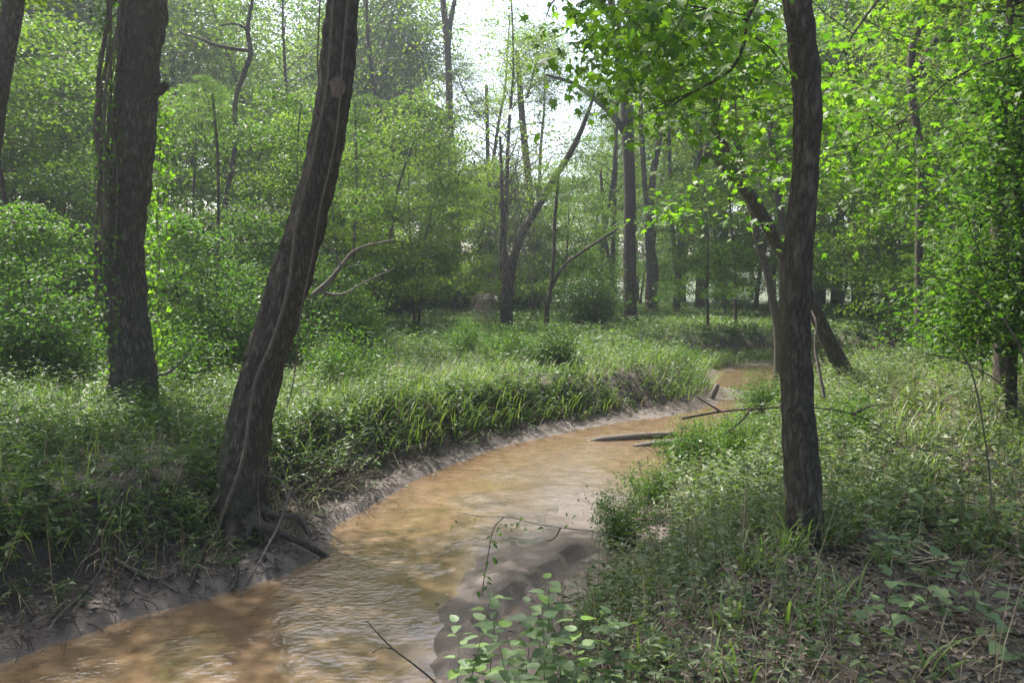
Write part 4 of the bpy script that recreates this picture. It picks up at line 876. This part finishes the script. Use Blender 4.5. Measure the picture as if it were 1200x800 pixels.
for cxp, cyp, sx, sy, d0, d1, n in [(775, 20, 48, 42, 5.2, 7.5, 1200), (850, 60, 55, 55, 6, 8.5, 1300), (905, 150, 30, 40, 7, 9.5, 420), (800, 235, 22, 20, 8, 10, 160), (990, 110, 50, 60, 7, 9.5, 900), (1010, 200, 40, 34, 8, 10, 420), (760, 95, 34, 30, 6, 8, 400), (1100, 30, 60, 40, 6.5, 9, 600)]:
    m = max(6, n // 26); cx_ = rng.normal(cxp, sx, m); cy_ = rng.normal(cyp, sy, m); cd_ = U(d0, d1, m); C = D(cx_, cy_, cd_) - root
    o = rng.normal(size=(m, 26, 3)) * [.24, .24, .07]; P = (C[:, None] + o).reshape(-1, 3); P[:, 2] -= (o[..., 0] ** 2 + o[..., 1] ** 2).ravel() * .6
    stars(mb, P, U(.06, .11, len(P)))
    for c in C:
        a = anch[np.argmin(np.linalg.norm(anch - c, axis=1))]; mid = (a + c) / 2 + rng.normal(size=3) * .08 + [0, 0, .1]
        
        if np.linalg.norm(a - c) > .9: a = c + nrm(a - c) * U(.35, .8)
        mid = (a + c) / 2 + rng.normal(size=3) * .06
        tube(tw, [a, mid, c], [.005, .004, .002], 3, 7)
tag(mb.build('foliage', 'leaf_bright', bt), kind='stuff'); tag(tw.build('twigs', 'bark', bt, True), kind='stuff')
# glossy leafy tree on the right edge
root = np.array([uv(1190, 9.5), 9.5, float(T(uv(1190, 9.5), 9.5))])
gt = thing('glossy_tree', 'dense small tree of glossy dark green leaves at the right edge of the photo', 'tree', root)
mb = MB(); lb = MB(); br = []
tp = np.array([(0, 0, -.1), (.05, .1, 1), (.1, .0, 2), (.0, .1, 3), (.1, 0, 4.3)]); tube(mb, tp, [.07, .06, .05, .04, .02], 8, 20, .1)
C = []
for k in range(60):
    h = U(1.0, 4.4); a = np.array([.05, .05, h]); az = U(0, 6.28); L = U(.7, 1.45) * (1.1 - .12 * abs(h - 2)); p = limb(mb, a, (math.cos(az), math.sin(az), U(.0, .5)), L, .014, .15, 6, .06, 4); C += list(p[2:])
spray(lb, np.array(C), 52, .36 * U(.7, 1.3, len(C)), .078, .62, .3, .4, hexa=False, tilt=.5, rmean=.5, rs=.35)
mb.build('trunk', 'bark', gt, True); lb.build('crown', 'leaf', gt)
# seedlings with pale broad leaves at the bottom edge
LM = {'pale': [big_leaf_mesh('pale_leaf', .62, v) for v in (.15, .4, .6, .95)], 'heart': [big_leaf_mesh('pale_leaf', .95, v, True) for v in (.1, .35, .6)], 'green': [big_leaf_mesh('leaf_bright', .5, v) for v in (.3, .7)]}
def seedling(px, pyb, h, nl, L, label, kind='pale', bare=.25, name='seedling', cat='seedling', ratio=None, lean=.12):
    g = D(px, pyb, hit(px, pyb))
    z = float(T(g[0], g[1])); t = thing(name, label, cat, (g[0], g[1], z)); d = np.array([U(-lean, lean), U(-lean, lean), 1.]); p = [np.zeros(3)]
    for k in range(5): d = nrm(d + rng.normal(size=3) * .08); p.append(p[-1] + d * h / 5)
    mb = MB(); c = tube(mb, p, np.linspace(.004, .0015, 6), 5, 12); mb.build('stem', 'stem', t, True)
    for k in range(nl):
        q = c[int(min(11, (bare + (1 - bare) * (k + .5) / nl) * 11.99))]; az = k * 2.4 + U(-.4, .4); s = L * U(.7, 1.2) * (1.15 - .5 * k / nl)
        dirv = np.array([math.cos(az), math.sin(az), U(-.15, .35)])
        place_leaf(R_.choice(LM[kind]), q + dirv * .02, dirv, (U(-.3, .3), U(-.3, .3), 1), s, t)
for px, py, h, n, L, lab in [(548, 860, .80, 15, .10, 'tall pale seedling at the left of the bottom-edge cluster, over the water'), (575, 850, .72, 14, .10, 'pale seedling second from the left in the bottom-edge cluster'), (605, 870, .76, 15, .11, 'broad leaved pale seedling in the middle of the bottom-edge cluster'),
        (634, 850, .86, 15, .105, 'tallest pale seedling reaching above the mud bar'), (660, 845, .66, 13, .10, 'short pale seedling just right of the tallest one'), (620, 900, .74, 14, .10, 'pale seedling closest to the bottom edge'), (690, 860, .56, 12, .085, 'small pale seedling at the right of the bottom-edge cluster'),
        (585, 900, .62, 13, .10, 'low pale seedling cut by the bottom edge'), (530, 880, .7, 12, .09, 'slender pale seedling leaning farthest left over the water'), (645, 880, .66, 14, .10, 'bushy pale seedling between the tallest one and the bottom edge'), (715, 850, .5, 12, .085, 'pale seedling farthest right of the bottom-edge cluster'), (678, 890, .62, 14, .10, 'pale seedling right of the cluster middle at the bottom edge')]:
    seedling(px, py, h * .92, int(n * 1.35), L * 1.15, lab)
for px, py, h, n, L, lab in [(866, 520, .75, 22, .12, 'bright leafy young plant by the upper pool left of the slim trunk'), (903, 530, .55, 16, .11, 'bright young plant touching the left side of the slim trunk'), (806, 545, .6, 16, .11, 'young leafy shoot on the right bank near the logs'), (1096, 455, .5, 9, .16, 'leafy shoot below the glossy tree')]:
    seedling(px, py, h, n, L, lab, 'green', name='young_plant', cat='plant')
for px, py, s_, v, lab in [(768, 590, .36, 0, 'small grey-green bush at the water edge below the logs'), (800, 552, .40, 1, 'twiggy bush on the right bank in front of the logs'), (838, 540, .42, 0, 'small leafy bush left of the slim trunk where the creek narrows'), (876, 548, .40, 1, 'low bush nearly touching the slim trunk on its left'),
        (728, 640, .30, 1, 'low twiggy bush beside the wet mud bar'), (1010, 520, .42, 0, 'low bush in the open right of the slim trunk'), (905, 494, .45, 1, 'small bush at the upper pool half behind the slim trunk')]:
    dd = hit(px, py); put_tree('shrub', v, uv(px, dd), dd, s_, lab, 'bush', None, 'bush')
# trailing ivy in the lower right
for (pts, n, lab) in [([(1215, 770), (1160, 735), (1110, 722), (1060, 730), (1010, 752)], 34, 'trailing ivy with pale pointed leaves in the lower right corner'), ([(1210, 640), (1170, 628), (1130, 622), (1090, 612), (1060, 600)], 30, 'pale ivy trailing past the dead palm frond on the right'), ([(1110, 700), (1070, 690), (1040, 670), (1030, 640), (1010, 615)], 22, 'grey-green ivy straggling uphill behind the rotten wood')]:
    p = np.array(pts, float); W = []
    for a, b in p:
        g = G(a, b, 0); g = G(a, b, float(T(g[0], g[1])) + .05); W.append(g)
    W = np.array(W); t = thing('ivy', lab, 'ivy', W[0]); mb = MB(); c = tube(mb, W - W[0], .003, 5, 40); mb.build('stem', 'vine', t, True)
    for k in range(int(n * 1.9)):
        q = c[R_.randrange(40)] + np.array([U(-.16, .16), U(-.16, .16), U(.03, .24)]); az = U(0, 6.28)
        place_leaf(R_.choice(LM['heart']), q, (math.cos(az), math.sin(az), U(-.3, .2)), (U(-.4, .4), U(-.4, .4), 1), U(.045, .08), t)
# cane shoots with strap leaves
ST = [strap_mesh('leaf_bright', .07, .9, .6), strap_mesh('leaf', .08, .8, .5), strap_mesh('drygrass', .085, 1.0, .35)]
def cane(px, d, z0, pts, nl, L, lab, meshes):
    p = np.array(pts, float); W = D(p[:, 0], p[:, 1], d); g = np.array([W[0, 0], W[0, 1], float(T(W[0, 0], W[0, 1]))]); W = np.vstack([g, W]); t = thing('cane_shoot', lab, 'cane', g)
    mb = MB(); c = tube(mb, W - g, np.linspace(.008, .003, len(W)), 6, 30, .1); mb.build('stem', 'vine', t, True)
    for k in range(nl):
        q = c[int(29 * (.35 + .65 * (k + .5) / nl))]; az = U(0, 6.28) if k < nl - 2 else math.pi; place_leaf(R_.choice(meshes), q, (math.cos(az), math.sin(az), U(-.2, .2)), (0, 0, 1), L * U(.6, 1.15), t)
cane(1190, 4.6, 0, [(1215, 560), (1200, 420), (1150, 350), (1095, 325), (1062, 330)], 9, .36, 'arching cane with long bright strap leaves at the right', ST[:2])
cane(1190, 5.2, 0, [(1240, 600), (1190, 470), (1130, 425), (1085, 415)], 7, .36, 'drooping cane with browning strap leaves at the right edge', ST)
cane(1190, 5.6, 0, [(1160, 560), (1140, 440), (1110, 395), (1090, 380)], 8, .30, 'short cane with dull strap leaves below the bright one', ST[1:])
# dead palm fronds lying on the ground
def frond(px, py, az, L, n, lab):
    g = G(px, py, 0); g = G(px, py, float(T(g[0], g[1]))); z = float(T(g[0], g[1])); t = thing('dead_frond', lab, 'palm frond', (g[0], g[1], z + .03), az)
    mb = MB(); tube(mb, [(-.1, 0, .0), (L * .5, 0, .05), (L, 0, .01)], [.009, .006, .002], 5, 12); mb.build('stem', 'deadwood', t, True)
    for k in range(n):
        u = (k // 2 + .5) / (n / 2); s = 1 if k % 2 else -1; a = s * (1.0 - .5 * u); place_leaf(DEADST, (L * u, 0, .05 - .04 * u), (math.cos(a), math.sin(a), -.05), (0, 0, 1), .36 * (1 - .4 * u), t, 'leaflet')
DEADST = strap_mesh('drygrass', .06, .35, .95); 
for v in DEADST.vertices: v.co = (v.co[0], v.co[1], v.co[2] * .25)
frond(1118, 668, math.pi * .85, .5, 16, 'dead grey palm frond on the ground right of the rotten wood'); frond(1180, 602, math.pi * .95, .6, 16, 'dead palm frond lying at the right edge of the photo')
# near tufts of broad grass, each of its own
def tuft(px, py, n, L, wd, lab, mat='grassblade', cat='grass tuft'):
    g = D(px, py, hit(px, py))
    z = float(T(g[0], g[1])); mb = MB(); n = int(n * 1.6); blades(mb, np.stack([rng.normal(size=n) * .06, rng.normal(size=n) * .04, 0 * U(0, 1, n)], -1), U(0, 6.28, n), L * U(.5, 1.15, n), wd, U(.1, .6, n), U(.7, 1.9, n), np.clip(U(.2, 1, n), 0, 1), seg=5)
    o = mb.build('grass_tuft', 'tuft_blade'); o.location = (g[0], g[1], z); tag(o, lab, cat)
for a in [(905, 560, 14, .40, .022, 'broad bladed grass tuft with pale leaves left of the slim trunk'), (925, 648, 26, .42, .013, 'grass tuft hugging the left foot of the slim trunk'), (962, 640, 18, .36, .013, 'grass tuft at the right foot of the slim trunk'), (890, 670, 26, .34, .012, 'grass tuft a step left of the slim trunk foot'), (1040, 660, 18, .28, .013, 'grass tuft in front of the rotten wood'),
          (856, 735, 12, .26, .013, 'small grass tuft in the bare soil below the slim trunk'), (950, 740, 7, .30, .020, 'few broad grass blades in the bare soil at the bottom'), (1105, 790, 8, .34, .020, 'broad grass blades in the lower right corner'), (980, 700, 10, .26, .014, 'thin grass tuft between the slim trunk and the bottom edge'), (820, 640, 22, .36, .012, 'grass tuft on the right bank slope'),
          (860, 800, 9, .3, .016, 'grass tuft at the bottom edge below the slim trunk'), (760, 790, 12, .30, .013, 'grass tuft at the bottom edge right of the pale seedlings'), (900, 610, 30, .42, .014, 'tall pale grass tuft on the slope left of the slim trunk foot'), (1080, 560, 26, .40, .013, 'grass tuft in the weeds well right of the slim trunk'), (1150, 520, 26, .44, .013, 'tall grass tuft near the right edge of the photo'), (1010, 590, 20, .34, .013, 'grass tuft between the slim trunk and the palm fronds'), (700, 740, 18, .32, .012, 'grass tuft left of the bare soil above the pale seedlings')]: tuft(*a)
t = stick('overhanging_twig', 'thin leafy twig reaching out over the mud bar and water', 'twig', [(770, 640), (720, 628), (694, 622), (657, 618), (625, 613), (598, 606), (560, 604), (535, 600)], [5.6, 5.8, 5.9, 6.0, 6.0, 6.0, 6.0, 6.0], 1.4, 'vine', side=[[(590, 606, 6, 1.3), (578, 620, 6), (572, 650, 6), (566, 685, 6), (562, 715, 6)], [(657, 618, 6, 2), (650, 630, 6), (640, 634, 6)]])
for k in range(60):
    if k < 26: P = D(U(530, 700), 606 + U(-6, 14), 6)
    else: u = U(0, 1); P = D(585 - 22 * u + U(-8, 8), 612 + 100 * u, 6)
    place_leaf(R_.choice(LM['green']), P - np.array(t.location), (U(-1, 1), U(-1, 1), U(-.8, .1)), (U(-.4, .4), U(-.5, .2), 1), U(.03, .06), t)

# ------------------------------------------------------------------ individual labels for the unnamed woodland trees
REFS = [(5, 'the left edge of the photo'), (75, 'the gap left of the upright vine-draped trunk'), (150, 'the upright vine-draped trunk'), (204, 'the leafy creeper between the two big trunks'), (261, 'the crooked grey trunk'), (350, 'the leaning foreground trunk'), (413, 'the raised bare dead branch'),
        (470, 'the grassy rim right of the dead branch'), (535, 'the tall grey trunk'), (600, 'the dead vine tangle'), (645, 'the slender forked stem'), (690, 'the round dark bush'), (738, 'the straight grey trunk'), (795, 'the thin trunk leaning right'), (862, 'the upper mud bank'), (935, 'the slim right-bank trunk'),
        (1003, 'the deep grey trunk'), (1077, 'the ragged dark trunk'), (1170, 'the glossy tree'), (1230, 'the right edge of the photo')]
ORD = ['nearest', 'second nearest', 'third nearest', 'fourth nearest', 'fifth nearest', 'sixth nearest', 'seventh nearest', 'eighth nearest', 'ninth nearest', 'tenth nearest', 'eleventh nearest', 'twelfth nearest']
for grp, what in [('tall trees of the far woods', 'tall far tree'), ('understory trees round the clearing', 'bright understory tree'), ('saplings in the undergrowth', 'young sapling'), ('bushes under the far trees', 'green thicket bush'), ('canopy trees over the stream', 'tall canopy tree')]:
    bins = {}
    for o in S.objects:
        if o.parent is None and o.get('group') == grp:
            px = 600 + F * o.location.x / max(o.location.y, .5)
            if o.location.y < 1: ref = 'the space behind the viewer, ' + ('left' if o.location.x < 0 else 'right')
            elif px < -20: ref = 'the woods outside the left edge'
            elif px > 1240: ref = 'the woods outside the right edge'
            else: ref = min(REFS, key=lambda q: abs(q[0] - px))[1]
            bins.setdefault(ref, []).append((math.hypot(*o.location[:2]), o))
    for ref, L_ in bins.items():
        L_.sort(key=lambda q: q[0])
        for k, (_, o) in enumerate(L_): o['label'] = (ORD[min(k, 11)] + ' ' if len(L_) > 1 else '') + what + ' in line with ' + ref
